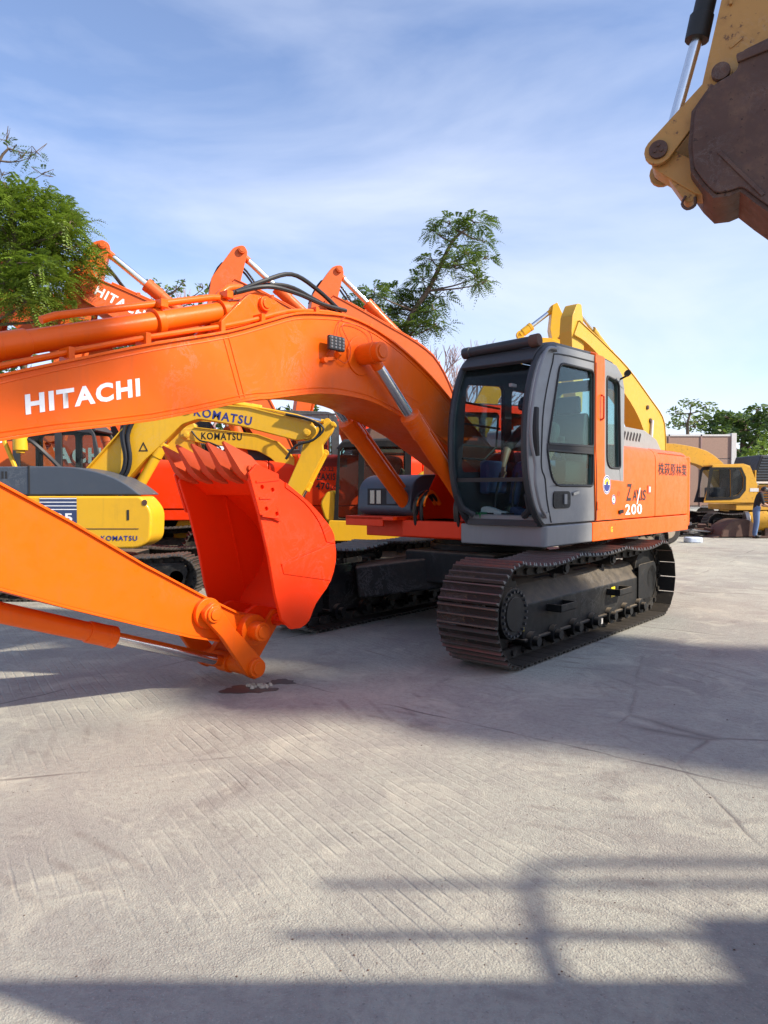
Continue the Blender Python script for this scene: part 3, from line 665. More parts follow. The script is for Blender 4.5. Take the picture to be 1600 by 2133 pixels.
# ---- boom
bt=[(.2,1.97),(.6,2.20),(1.03,2.45),(1.44,2.69),(1.88,2.89),(2.28,3.02),(2.64,3.07),(2.98,3.04),(3.29,2.98),(3.58,2.87),(3.97,2.72),(4.6,2.53),(5.14,2.35),(5.6,2.19),(6.2,1.97)]
bb=[(6.2,1.60),(5.6,1.84),(4.61,2.03),(3.81,2.24),(3.58,2.28),(3.22,2.35),(2.9,2.39),(2.55,2.39),(2.28,2.36),(1.96,2.28),(1.48,2.15),(1.14,2.01),(.6,1.78),(.2,1.60)]
Bt=sp2(bt,3); Bb=sp2(bb,3)
nose=[(6.32+.2*math.cos(R(a)),1.76+.2*math.sin(R(a))) for a in range(60,-91,-25)]; foot=[(.12+.19*math.cos(R(a)),1.78+.19*math.sin(R(a))) for a in range(260,99,-20)]
YB0,YB1=-.44,.14
boom=MB().prism(Bt+nose+Bb+foot,YB0,YB1).build('boom',M['orange'],X,.004)
MB().strip(Bt,YB0-.022,YB1+.022,.018).build('top_flange',M['orange'],boom,.003,ang=60); MB().strip(Bb,YB0-.022,YB1+.022,.018).build('bottom_flange',M['orange'],boom,.003,ang=60)
for q in (0,.045): MB().bar((3.965+q,YB1,2.70-q*.4),(3.815+q,YB1,2.255-q*.2),.011,.012,(0,1,0)).build('weld_strip',M['orange'],boom,.002)
MB().tube([(a,YB1+.001,b+.035) for a,b in Bb[2:-3]],.006,5).build('weld_bead',M['orange'],boom); MB().tube([(a,YB1+.001,b-.035) for a,b in Bt[4:-2]],.006,5).build('weld_bead',M['orange'],boom)
MB().cyl((2.5,YB1-.01,2.755),(2.5,YB1+.014,2.755),.175,n=40).build('boss_plate',M['orange'],boom,.006)
boss=MB().cyl((2.5,YB1,2.765),(2.5,YB1+.27,2.765),.088,n=28).cyl((2.5,YB1+.27,2.765),(2.5,YB1+.285,2.765),.06,n=24).build('cylinder_boss',M['orange'],boom,.008)
MB().cyl((2.5,YB0,2.765),(2.5,YB0-.27,2.765),.088,n=24).build('cylinder_boss',M['orange'],boom,.008)
MB().bar((2.42,YB1+.003,2.92),(2.45,YB1+.003,2.93),.3,.01,(0,1,0)) 
def ramL(y,name='boom_cylinder'):
    c=cylinder_ram(X,(.72,y,1.19),(2.5,y,2.765),.66,.083,M['orange'],.05,name); 
    d=Vector((2.5-.72,0,2.765-1.19)).normalized(); n=Vector((-d.z,0,d.x))
    p=[Vector((.72,y,1.19))+d*s+n*o for s,o in ((.15,.13),(.5,.125),(1.2,.125),(1.5,.12))]
    MB().tube(p,.02,8).build('cylinder_pipe',M['orange'],c); return c
ramL(.262); ramL(-.572)
# stiffener & shadow-free weld lines
MB().bar((1.62,YB1+.001,2.42),(1.98,YB1+.001,2.52),.012,.006,(0,1,0)).build('weld_strip',M['orange'],boom)
# lug for arm cylinder on the boom's back
for y in (-.27,-.06):
    MB().prism(rounded([(4.05,2.70),(3.78,2.98),(3.62,3.13),(3.46,3.155),(3.30,3.08),(2.95,3.03),(3.2,2.95)],[0,.08,.08,.08,.08,0,0]),y,y+.045).build('cylinder_lug',M['orange'],boom,.006)
pin(boom,3.49,3.055,-.33,.02,.06,M['orange'])
ac=cylinder_ram(X,(3.49,-.145,3.055),(6.86,-.145,1.985),.60,.078,M['orange'],.05,'arm_cylinder')
d=Vector((3.37,0,-1.07)).normalized(); n=Vector((-d.z,0,d.x)) if d.x<0 else Vector((1.07,0,3.37)).normalized()
P0=Vector((3.49,-.145,3.055))
MB().tube([P0+d*s+n*o+Vector((0,.03,0)) for s,o in ((.32,.10),(.42,.115),(1.7,.135),(1.80,.12))],.026,10).tube([P0+d*.08+n*.16,P0+d*.22+n*.17,P0+d*.34+n*.11],.03,10,smooth=3).build('cylinder_pipe',M['orange'],ac)
for s in (.34,.95): 
    c=P0+d*s; MB().cyl(c-d*.03,c+d*.03,.104,n=24).box(c.x-.03,c.x+.03,-.15,-.03,c.z+.09,c.z+.15).build('pipe_clamp',M['orange'],ac,.005)
# boom pipes along the back
for y,o in ((-.02,.05),(.05,.045),(-.33,.05),(-.40,.05)):
    MB().tube([(a,y,b+o+(.02 if a>3.6 else 0)*min(1,(a-3.6)/.5)) for a,b in sp2(bt[1:14],2)],.018,8).build('boom_pipe',M['orange'],boom)
for i in (3,5,7,9,10,11,12):
    a,b=bt[i]; MB().box(a-.02,a+.02,-.05,.09,b+.01,b+.075+(.02 if a>3.7 else 0)).build('pipe_clamp',M['orange'],boom,.004)
# hoses near the lug
for y,h in ((.0,.22),(-.05,.13),(.06,.05)):
    MB().tube([(3.75,y-.1,3.10),(3.5,y-.02,3.17+h*.3),(3.2,y,3.14+h),(2.9,y,3.12+h*.8),(2.6,y,3.16)],.019,8,smooth=5).build('hydraulic_hose',M['hose'],boom)
MB().tube([(2.95,.165,2.70),(2.86,.17,2.80),(2.80,.165,3.0),(2.72,.165,3.06)],.004,5,smooth=4).tube([(2.84,.165,2.70),(2.72,.175,2.66),(2.66,.175,2.8),(2.76,.165,2.98),(2.6,.165,3.02),(2.40,.17,2.98),(2.36,.17,2.86)],.004,5,smooth=4).build('lamp_cable',M['reddull'],boom)
# LED work lamp
ld=MB().box(2.80,2.99,.205,.245,2.735,2.86).build('work_lamp',M['dgrey'],boom,.012)
led0=None
for i in range(4):
    for j in range(4):
        x,z=2.825+i*.047,2.758+j*.026+.002
        if led0 is None: led0=MB().cyl((0,0,0),(0,.006,0),.012,.009,n=10).build('lamp_lens',M['led'],ld); led0.location=(x,.245,z)
        else: inst(led0,ld,(x,.245,z),(0,0,0))
MB().bar((2.86,.19,2.73),(2.86,.23,2.69),.03,.05).bar((2.98,.15,2.655),(2.84,.18,2.685),.035,.03).cyl((2.98,.13,2.65),(2.98,.19,2.65),.025,n=12).build('lamp_bracket',M['orange'],boom,.004)
text('HITACHI',M['white'],boom,(5.452,YB1+.003,1.985),(-.76,0,.19),(.19*.2,0,1),.775,.122,.042)
# hoses at boom foot
for k,(y,x) in enumerate(((.22,1.02),(.16,.98),(-.30,.98),(-.36,1.02))):
    MB().tube([(.70,y,1.42),(.86,y,1.52),(x,y,1.44),(x+.03,y,1.30),(x-.02,y,1.12),(x-.2,y-.02,1.06)],.022,8,smooth=4).build('hydraulic_hose',M['orange'] if False else M['hose'],X)
    MB().tube([(.66,y,1.38),(.78,y,1.5),(.88,y,1.51),(x-.02,y,1.44),(x+.0,y,1.36)],.026,8,smooth=4).build('hose_elbow',M['orange'],X)
# ---- arm
YA0,YA1=-.37,.09
at=[(6.95,2.08),(6.6,2.02),(6.2,1.87),(5.59,1.57),(5.17,1.33),(4.67,1.02),(4.21,.76),(3.86,.575)]
ab=[(4.04,.405),(4.29,.475),(4.68,.615),(5.18,.80),(5.6,.965),(6.1,1.22),(6.5,1.52),(6.86,1.86)]
an=[(3.745+.115*math.cos(R(a)),.45+.115*math.sin(R(a))) for a in range(75,291,25)]
arm=MB().prism(at+an+ab,YA0,YA1).build('arm',M['orange'],X,.004)
MB().strip(at[::-1],YA0-.02,YA1+.02,.016).build('top_flange',M['orange'],arm,.003,ang=60); MB().strip(ab[::-1],YA0-.02,YA1+.02,.016).build('bottom_flange',M['orange'],arm,.003,ang=60)
pin(arm,6.32,1.76,-.5,.2,.09,M['orange'])
# link pins
pin(arm,4.15,.625,-.5,.21,.062,M['orange']); MB().cyl((4.15,YA1,.625),(4.15,.13,.625),.115,n=28).build('boss_plate',M['orange'],arm,.006)
pin(arm,3.745,.44,-.55,.26,.075,M['orange']); MB().cyl((3.745,YA1,.44),(3.745,.16,.44),.125,n=28).build('boss_plate',M['orange'],arm,.006)
LK=(3.765,.155)
lk=None
for y in (.14,-.47):
    m=MB(); p=Vector((4.15,.625));q=Vector(LK); dd=(q-p).normalized(); nn=Vector((-dd.y,dd.x))
    pol=[tuple(p+nn*.075-dd*.03),tuple(p+nn*.05-dd*.07),tuple(p-nn*.05-dd*.07),tuple(p-nn*.075-dd*.03),tuple(p-nn*.062+dd*.2),tuple(q-nn*.09),tuple(q-nn*.06+dd*.08),tuple(q+nn*.06+dd*.08),tuple(q+nn*.09),tuple(p+nn*.062+dd*.2)]
    m.prism(rounded(pol,.03),y,y+.05); m.build('bucket_lever',M['orange'],arm,.008)
pin(arm,LK[0],LK[1],-.5,.225,.075,M['orange'])
BP=(3.46,.50)
m=MB(); p=Vector(LK);q=Vector(BP); dd=(q-p).normalized(); nn=Vector((-dd.y,dd.x))
for y in (.02,-.36): m.prism(rounded([tuple(p+nn*.08-dd*.05),tuple(p-nn*.08-dd*.05),tuple(q-nn*.06+dd*.05),tuple(q+nn*.06+dd*.05)],.04),y,y+.06)
m.cyl((LK[0],-.36,LK[1]),(LK[0],.08,LK[1]),.075,n=20); m.bar((LK[0]-.12,-.15,LK[1]+.13),(BP[0]+.1,-.15,BP[1]-.11),.36,.05)
m.build('bucket_link',M['orange'],arm,.008)
cylinder_ram(X,(6.25,-.145,1.05),(LK[0]+.02,-.145,LK[1]-.005),.594,.066,M['orange'],.043,'bucket_cylinder')
# ---- bucket
bk=sp2([(3.965,1.70),(3.70,1.62),(3.42,1.44),(3.19,1.24),(3.10,1.03),(3.16,.80),(3.33,.63),(3.41,.50),(3.50,.455)],3)
side=bk+[(3.60,.46),(3.70,.55),(3.76,.75),(3.82,1.04),(3.91,1.36),(4.0,1.61)]
bo=bucket(X,bk,None,None,-.49,.42,M['redorange'],(.80,.60),5,.28,side=side,toothmat=M['reddull'])  # teeth duller than the bucket: their shade is put into the colour
for y in (-.31,.03): MB().prism(rounded([(3.64,.62),(3.40,.56),(3.36,.46),(3.46,.40),(3.68,.34),(3.83,.40),(3.84,.50)],.05),y-.02,y+.02).build('hinge_ear',M['redorange'],bo,.006)
MB().cyl((3.745,.05,.44),(3.745,.155,.44),.11,n=24).build('hinge_collar',M['redorange'],bo,.006)
pin(bo,BP[0],BP[1]-.02,-.42,.12,.05,M['redorange'])
# side cutter with bolt holes and wear strips
sc=plate('side_cutter',[(4.02,1.66),(3.95,1.73),(3.74,1.66),(3.72,1.30),(3.92,1.36)],[circ(3.90,1.56,.018,10),circ(3.80,1.54,.018,10),circ(3.86,1.40,.018,10),circ(3.76,1.36,.018,10)],.424,.445,M['redorange'],bo,.004)
for p,q in (((3.96,1.60),(3.74,1.62)),((3.93,1.48),(3.82,1.48)),((3.90,1.35),(3.74,1.33))): MB().bar((p[0],.448,p[1]),(q[0],.448,q[1]),.012,.014).build('cutter_rib',M['redorange'],sc)
plate('side_cutter',[(4.02,1.66),(3.95,1.73),(3.74,1.66),(3.72,1.30),(3.92,1.36)],[],-.518,-.498,M['redorange'],bo,.004)
plate('wear_plate',sp2([(3.66,1.56),(3.46,1.44),(3.30,1.28),(3.22,1.12)],3)+sp2([(3.12,1.1),(3.16,1.22),(3.38,1.42),(3.66,1.60)],3),[],.421,.432,M['redorange'],bo,.003)
plate('wear_plate',[(3.70,.97),(3.12,1.1),(3.11,.98),(3.17,.80),(3.68,.90)],[],.421,.431,M['redorange'],bo,.003)
MB().bar((3.70,.425,.97),(3.22,.425,1.11),.016,.016).build('weld_bead',M['redorange'],bo)
for zz in (1.45,1.2,.95): pass
MB().bar((3.55,-.46,1.48),(3.35,-.46,.68),.012,.012).build('weld_bead',M['redorange'],bo)

# ------------------------------------------------------------------ GENERIC PARKED EXCAVATORS
def wp(phi):   # local->world direction helpers
    F=Vector((-math.sin(phi),-math.cos(phi),0)); L=Vector((math.cos(phi),-math.sin(phi),0)); return F,L
def parked_excavator(name,label,cat,loc,phi,s,paintm,armpaint,hoodm,C,group,cab_side=1,lettering=None,belts=False,arm_vec=(.24,-1),bend=.5,decal=None,extra=None,side_text=None):
    """a full size parked machine; local metres are multiplied by s"""
    r=empty(name,label,cat,loc,heading(phi),group)
    for side in (1,-1):
        track_unit(r,side*1.2*s,.6*s,-1.8*s,1.8*s,.46*s,.46*s,side,pitch=.19*s,objs=belts and side==1,detail=False,front_drive=False)
    MB().box(-.7*s,.7*s,-.9*s,.9*s,.5*s,.86*s).cyl((0,0,.84*s),(0,0,1.0*s),.62*s,n=32).build('car_body',M['black'],r,.02)
    MB().box(-3.0*s,1.05*s,-1.25*s,1.25*s,1.0*s,1.2*s).build('deck',paintm,r,.02)
    for sd in (1,-1):
        x1=-.82 if sd==cab_side else .35
        for a,b in ((-3.0,-1.9),(-1.89,x1)):
            MB().prismx(house_sec2(sd,s),a*s,b*s).build('side_door',paintm,r,.02)
    cwp=[(-3.02,1.27),(-3.2,1.2),(-3.36,.9),(-3.46,.4),(-3.5,0),(-3.46,-.4),(-3.36,-.9),(-3.2,-1.2),(-3.02,-1.27)]
    MB().prismz([(a*s,b*s) for a,b in cwp],1.02*s,2.08*s).build('counterweight',paintm,r,.08*s,3)
    MB().prism(rounded([(-2.9*s,2.06*s),(-2.75*s,2.30*s),(-1.1*s,2.33*s),(-.9*s,2.06*s)],.08*s),-1.0*s,1.0*s).build('engine_hood',hoodm,r,.03)
    # cab
    p=rounded([(1.15*s,1.21*s),(1.32*s,1.8*s),(1.2*s,2.75*s),(.95*s,2.95*s),(-.6*s,2.95*s),(-.75*s,2.8*s),(-.78*s,1.21*s)],[.05,.2,.2,.15,.15,.1,.02])
    y0,y1=(.27*s,1.25*s) if cab_side>0 else (-1.25*s,-.27*s)
    h1=rounded([(.95*s,2.78*s),(.05*s,2.8*s),(.05*s,1.65*s),(1.1*s,1.65*s)],.08*s); h2=rounded([(-.1*s,2.8*s),(-.6*s,2.78*s),(-.62*s,1.75*s),(-.1*s,1.75*s)],.07*s)
    MMg=dict(side=paintm if cat!='x' else paintm,dark=M['dgrey'],roof=M['dgrey'],glass=M['glass'],sideglass=M['glass'])
    cb=cab_shell(r,p,y0,y1,[h1,h2],[h1,h2],y1 if cab_side>0 else y0,MMg,1.23*s,None,rear_hole=rrect(y0+.15,y1-.15,1.8*s,2.6*s,.05),roof_from=2.7*s)
    zs=np.linspace(1.3*s,2.8*s,6); MB().strip([(float(np.interp(z,[1.21*s,1.8*s,2.75*s,2.95*s],[1.1*s,1.25*s,1.14*s,.95*s])),z) for z in zs],y0+.06,y1-.06,.006).build('windscreen',M['glass'],cb)
    MB().box(-.35*s,.2*s,y0+.25*s,y1-.25*s,1.25*s,1.7*s).box(-.4*s,-.25*s,y0+.25*s,y1-.25*s,1.7*s,2.4*s).build('seat',M['rubber'],cb,.03)
    # boom
    A=Vector((.3,1.85)); Cv=Vector(C); mid=A.lerp(Cv,.48); dv=(Cv-A).normalized(); nv=Vector((-dv.y,dv.x)) 
    if nv.y<0: nv=-nv
    B=mid+nv*bend
    cl=[tuple(A*s),tuple((A.lerp(B,.5)+nv*.10*bend)*s),tuple(B*s),tuple((B.lerp(Cv,.5)+nv*.06*bend)*s),tuple(Cv*s)]
    a,b=banana(cl,[.19*s,.28*s,.36*s,.28*s,.19*s],6)
    bo=MB().prism(a+b[::-1],-.28*s,.28*s).build('boom',armpaint,r,.008)
    MB().strip(a,-.30*s,.30*s,.02).build('top_flange',armpaint,bo,0,ang=60); MB().strip(b[::-1],-.30*s,.30*s,.02).build('bottom_flange',armpaint,bo,0,ang=60)
    for y in (-.2,-.12,.12,.2): MB().tube([(p_[0]-.0,y*s,p_[1]+.06*s) for p_ in a[3:-2]],.022*s,6).build('boom_pipe',armpaint,bo)
    for i in range(5,len(a)-3,3): MB().box(a[i][0]-.03,a[i][0]+.03,-.25*s,.25*s,a[i][1]+.0,a[i][1]+.09*s).build('pipe_clamp',armpaint,bo)
    for y in (-.14,.1): MB().prism([(B.x*s-.25*s,(B.y+.25)*s),(B.x*s+.35*s,(B.y+.15)*s),(B.x*s+.25*s,(B.y+.52)*s),(B.x*s+.05*s,(B.y+.55)*s)],y*s,(y+.04)*s).build('cylinder_lug',armpaint,bo,.01)
    # arm
    d=Vector(arm_vec).normalized(); n2=Vector((-d.y,d.x))            # d points towards the bucket
    if n2.x<0: n2=-n2                                                   # n2 points forwards
    E_=Cv-d*.78-n2*.06; D=Cv+d*2.55
    pol=[E_-n2*.11,E_-d*.1+n2*.02,E_+n2*.16,Cv-d*.1+n2*.36,Cv+d*.5+n2*.30,D+n2*.14,D+d*.12,D-n2*.14,Cv+d*.5-n2*.16,Cv-d*.12-n2*.17]
    ar=MB().prism(rounded([tuple(q*s) for q in pol],.06*s),-.2*s,.2*s).build('arm',armpaint,r,.01)
    for y in (-.12,-.04,.04,.12): MB().tube([(( Cv-n2*.22-d*.1)*s).to_tuple() if False else (((Cv-n2*.2-d*.0)*s).x,y*s,((Cv-n2*.2)*s).y),(((D-n2*.2)*s).x,y*s,((D-n2*.2)*s).y)],.02*s,6).build('arm_pipe',armpaint,ar)
    pin(ar,Cv.x*s,Cv.y*s,-.36*s,.36*s,.1*s,armpaint); pin(ar,E_.x*s,E_.y*s,-.26*s,.26*s,.07*s,armpaint)
    base=(B+Vector((.1,.42)))*s; tip=E_*s
    cylinder_ram(r,(base.x,0,base.y),(tip.x,0,tip.y),.6,.1*s,armpaint,.06*s,'arm_cylinder')
    for y in (-.45,.45):
        q=(A.lerp(Cv,.45)+nv*bend*.55)*s; cylinder_ram(r,(.85*s,y*s,1.25*s),(q.x,y*s,q.y),.62,.09*s,armpaint,.055*s,'boom_cylinder')
        MB().cyl((q.x,math.copysign(.27*s,y),q.y),(q.x,y*1.15*s,q.y),.09*s,n=18).build('cylinder_boss',armpaint,bo)
    # hoses from boom to arm
    tp=Vector(a[-4]);
    for y in (-.1,.08): MB().tube([(tp.x,y*s,tp.y+.1*s),((Cv.x-.25)*s,y*s,(Cv.y+.48)*s),((Cv.x+.12)*s,y*s,(Cv.y+.5)*s),((Cv.x+.35)*s,y*s,(Cv.y+.05)*s)],.02*s,6,smooth=4).build('hydraulic_hose',M['hose'],bo)
    # curled bucket hanging from the arm
    bkp=[(D+n2*.05+d*.1),(D+n2*.75+d*.35),(D+n2*.8+d*.75),(D+n2*.45+d*1.1),(D-n2*.1+d*1.15),(D-n2*.45+d*.95)]
    pr=sp2([tuple(q*s) for q in bkp],3)[::-1]
    bucket(r,pr,None,None,-.5*s,.5*s,armpaint,tuple((-n2*.8-d*.5)),5,.2*s,side=pr)
    if lettering:
        txt,mat,w,h,fr=lettering
        i=int(len(a)*fr); pa=Vector(a[i]).lerp(Vector(b[i]),.62); pb=Vector(a[i-3]).lerp(Vector(b[i-3]),.62); dr=(pb-pa).normalized()
        if cab_side<=2: text(txt,mat,bo,(pa.x,.283*s,pa.y),(dr.x,0,dr.y),(-dr.y if dr.x>0 else dr.y,0,abs(dr.x)),w,h,.03)
    if side_text:
        for txt,mat,x,z,w,h in side_text: text(txt,mat,r,(x*s,1.2735*s,z*s),(-1,0,0),(0,0,1),w*s,h*s,.025)
    if extra: extra(r,s)
    return r
def house_sec2(sd,s): return rounded([(sd*1.27*s,1.205*s),(sd*1.27*s,2.08*s),(sd*.4*s,2.12*s),(sd*.4*s,1.205*s)],[0,.15*s,0,0],5)
PHB=R(72); FB,LB=wp(PHB)
def place(px,py,Y,s,C):   # put the boom tip pivot on the sight line through a photo point at depth Y
    Xw=(px-800)/1480*Y; z=CAM_H+(1022-py)/1480*Y; 
    return (Xw-FB.x*C[0]*s,Y-FB.y*C[0]*s,0), (C[0],z/s)
def rails470(r,s):
    MB().tube([(.3*s,1.2*s,2.1*s),(.3*s,1.2*s,2.75*s),(-.75*s,1.2*s,2.8*s),(-.8*s,1.2*s,2.1*s)],.02,6).tube([(-.2*s,1.2*s,2.1*s),(-.2*s,1.2*s,2.77*s)],.015,6).build('handrail',M['dgrey'],r)
    MB().prism(rounded([(-2.0*s,2.12*s),(-1.9*s,2.5*s),(-1.0*s,2.62*s),(-.85*s,2.12*s)],.12*s),.2*s,1.05*s).build('engine_tarpaulin',M['tarp'],r,.06,3)
    for k in range(9): MB().box((-.5)*s,(.1)*s,1.2735*s,1.279*s,(2.02-k*.018)*s,(2.029-k*.018)*s).build('louvre',M['dark'],r)
specs=[(190,612,12.8,1.05,3.7,'reddull','orange2','orange excavator behind the left tree with white lettering on its raised boom'),
       (478,612,16.6,1.22,3.6,'reddull','orange2','orange excavator with the tallest raised arm above the main boom lettering'),
       (680,642,20.4,1.34,3.5,'reddull','orange2','orange excavator with raised arm between the work lamp and the tall tree')]
for i,(px,py,Y,s,cx_,pm,am,lab) in enumerate(specs):
    loc,C=place(px,py,Y,s,(cx_,0))
    parked_excavator('parked_excavator',lab,'excavator',loc,PHB,s,M['redorange'],M[am],M['dgrey'],C,'orange excavators parked behind the main one',
      cab_side=-1 if i==0 else 1,lettering=('HITACHI',M['white'],.95,.17,.93) if i==0 else None,bend=.62,
      extra=rails470 if i==0 else None,
      side_text=[('ZAXIS',M['ink'],.04,1.64,.33,.12),('470',M['ink'],.05,1.48,.24,.12),('LCH',M['ink'],-.21,1.48,.17,.07),('NO.22',M['ink'],.02,1.80,.28,.06)] if i==0 else None)
# the one at the left edge (its house shows under the yellow boom)
F4,L4=wp(R(82)); s4=1.0
parked_excavator('parked_excavator','red orange excavator whose black track shows left of the red bucket','excavator',(-4.15,13.9,0),R(82),s4,M['redorange'],M['orange2'],M['dgrey'],(3.13,5.1),'orange excavators parked behind the main one',cab_side=-1,
   belts=True,bend=.62,side_text=[('萩原',M['ink'],-.9,1.78,.36,.2)],extra=lambda r,s:MB().tube([(-1.05,1.28,1.33),(-1.05,1.34,1.36),(-1.3,1.34,1.35),(-1.3,1.28,1.33)],.02,6).build('door_handle',M['black'],r))

h6=parked_excavator('parked_excavator','dull red excavator with pale lettering across its counterweight behind the yellow compact machine','excavator',(-7.3,21.2,0),R(180),1.4,M['reddull'],M['orange2'],M['dgrey'],(4.6,2.3),'orange excavators parked behind the main one',cab_side=-1,arm_vec=(.9,-.35))
text('HITACHI',M['mint'],h6,(-3.515*1.4,.98,2.16),(0,-1,0),(0,0,1),1.96,.36,.04)
# ------------------------------------------------------------------ YELLOW MACHINES (small)
def traced_excavator(name,label,loc,phi,group,boomp,armp,boomy,mat,trackbox,house,hoods,armmat=None,y_sign=1):
    r=empty(name,label,'excavator',loc,heading(phi),group)
    return r
# K1: small yellow machine on the left, facing right, its right side towards the camera
K1X,K1Y=-4.6,10.7
k1=empty('compact_excavator','yellow compact excavator with blue-grey hood left of the red bucket','excavator',(K1X,K1Y,0),heading(R(-90)),'yellow compact excavators')
for side in (1,-1): track_unit(k1,side*.72,.45,-1.15,1.72,.33,.33,side,pitch=.15,objs=side==-1,detail=side==-1,front_drive=False,sag=.02)
MB().box(-.6,.9,-.5,.5,.4,.62).cyl((0,0,.6),(0,0,.74),.5,n=28).build('car_body',M['black'],k1,.02)
lx=lambda p:[(a-K1X,b) for a,b in p]
MB().prism(lx(rounded([(-6.3,1.46),(-3.36,1.46),(-3.20,1.27),(-3.22,.85),(-3.38,.74),(-6.2,.69)],[.05,.05,.15,.15,.12,.2])),-.92,-.3).build('body',M['yellow'],k1,.07,3)
hd=MB().prism(lx(sp2([(-6.3,1.47),(-6.3,1.86)],1)+sp2([(-4.86,1.87),(-4.3,1.86),(-3.84,1.76),(-3.55,1.62),(-3.36,1.475)],3)),-.90,-.05).build('hood',M['bluegrey'],k1,.05,3)
MB().box(-.30,-.28,-.908,-.05,1.48,1.88).build('hood_seam',M['dark'],hd)
for k in range(9): MB().box(-1.02+k*.05,-.99+k*.05,-.903,-.9,1.70,1.80).build('vent_slot',M['dark'],hd)
MB().box(-1.5,1.22,-.926,-.9,1.005,1.015).build('body_seam',M['tarp'],k1)
plate('decal_panel',[(-.14,1.44),(.37,1.44),(.37,1.09),(-.14,1.09)],[],-.9235,-.9215,M['bluetint'],k1)
for z in (1.42,1.37,1.32,1.27): MB().box(-.14,.37,-.926,-.924,z,z+.012).build('decal_stripe',M['white'],k1)
RR=(1,0,0)
text('85',M['white'],k1,(.05,-.925,1.105),RR,UP,.26,.12,.03)
MB().box(1.06,1.09,-.926,-.921,1.13,1.27).build('door_slot',M['dark'],k1); plate('lamp_recess',rrect(1.27,1.34,1.33,1.41,.03),[],-.926,-.921,M['rust'],k1)
text('KOMATSU',M['blue'],k1,(.70,-.925,.845),RR,UP,.50,.07,.022)
kcab=rounded([(.2,.9),(.32,1.6),(.15,2.45),(-.05,2.6),(-1.0,2.6),(-1.1,2.5),(-1.1,.9)],.1)
h1=rounded([(.12,2.42),(-.35,2.45),(-.35,1.3),(.22,1.3)],.06); h2=rounded([(-.45,2.45),(-1.0,2.43),(-1.0,1.5),(-.45,1.5)],.06)
cab_shell(k1,kcab,.22,1.0,[h1,h2],[h1,h2],.22,dict(side=M['dgrey'],dark=M['dgrey'],roof=M['dgrey'],glass=M['glass'],sideglass=M['glass']),.92,None,rear_hole=rrect(.35,.9,1.5,2.3,.05),roof_from=2.4)
MB().bar((-.78,-.3,1.85),(-.98,-.3,2.35),.06,.05).cyl((-.70,-.32,2.12),(-.70,-.32,2.33),.1,n=18).cyl((-.70,-.32,2.08),(-.70,-.32,2.12),.06,n=14).build('filter_canister',M['yellow'],k1,.01)
for q in (0,.05): MB().tube([(-.85,-.3+q,2.3),(-.6,-.3+q,2.28),(-.35,-.25+q,2.05),(-.15,-.25+q,1.85)],.025,6,smooth=4).build('hydraulic_hose',M['hose'],k1)
kb=lx([(-4.6,1.5),(-4.44,1.80),(-3.75,2.55),(-3.45,2.79),(-3.1,2.87),(-2.71,2.84),(-2.0,2.78),(-1.07,2.55),(-.98,2.42),(-1.07,2.31),(-1.29,2.28),(-2.14,2.5),(-2.75,2.60),(-3.0,2.52),(-3.2,2.32),(-3.57,1.98),(-4.1,1.4)])
kbo=MB().prism(rounded(kb,.06),-.13,.13).build('boom',M['yellow'],k1,.01)
MB().strip([kb[1],kb[2]],-.2,.2,.015).build('boom_plate',M['yellow'],kbo)
MB().strip(kb[3:8],-.15,.15,-.02).build('top_flange',M['yellow'],kbo); 
text('KOMATSU',M['blue'],kbo,(1.78,-.133,2.645),(.985,0,-.17),(.17,0,.985),.86,.13,.024)
for q in (-.06,0,.06): MB().tube([(1.5,q,2.9),(2.2,q,2.86),(2.9,q,2.74),(3.3,q,2.66),(3.55,q,2.58)],.016,6).build('boom_pipe',M['yellow'],kbo)
for k,(q,dx) in enumerate(((-.16,0),(-.19,.07),(-.17,.14),(-.2,.2))): MB().tube([(.75+dx,q,2.62),(.72+dx*.6,q-.02,2.35),(.78+dx*.5,q-.05,2.0),(.70+dx*.5,q-.05,1.75),(.45+dx*.4,q,1.6)],.025,8,smooth=4).build('hydraulic_hose',M['hose'],kbo)
for k,q in enumerate((-.17,-.2)): MB().tube([(3.15,q,2.66),(3.5,q,2.58),(3.66+.05*k,q,2.45),(3.55,q,2.28),(3.3,q,2.2),(3.15,q,2.0)],.018,8,smooth=4).build('hydraulic_hose',M['hose'],kbo)
pin(kbo,3.46,2.40,.17,-.17,.06,M['yellow']); pin(kbo,1.72,2.73,.17,-.15,.05,M['yellow'])
cylinder_ram(k1,(.75,-.02,1.3),(1.55,-.02,2.68),.66,.075,M['yellow'],.04,'boom_cylinder')
plate('warning_sticker',[(.96,2.12),(1.10,2.12),(1.03,2.26)],[[(.985,2.135),(1.075,2.135),(1.03,2.225)]],-.135,-.132,M['ink'],kbo)
cylinder_ram(k1,(1.9,0,2.93),(3.75,0,2.56),.45,.05,M['yellow'],.03,'arm_cylinder')
ka=lx(rounded([(-.79,2.58),(-.73,2.52),(-.78,2.40),(-.92,2.22),(-.90,2.08),(-1.15,1.6),(-1.5,1.05),(-1.62,1.08),(-1.45,1.6),(-1.25,2.05),(-1.20,2.25),(-1.06,2.45)],.03))
kar=MB().prism(ka,-.1,.1).build('arm',M['yellow'],k1,.01); pin(kar,3.84,2.52,.13,-.13,.04,M['yellow'])
cylinder_ram(k1,(3.72,-.0,2.1),(3.25,0,1.2),.6,.045,M['yellow'],.026,'bucket_cylinder')
pr=sp2([(-1.45,1.08),(-1.15,.95),(-1.05,.7),(-1.2,.45),(-1.5,.4),(-1.75,.55)],3); bucket(k1,lx(pr)[::-1],None,None,-.3,.3,M['yellow'],(-.5,.6),4,.12,side=lx(pr))
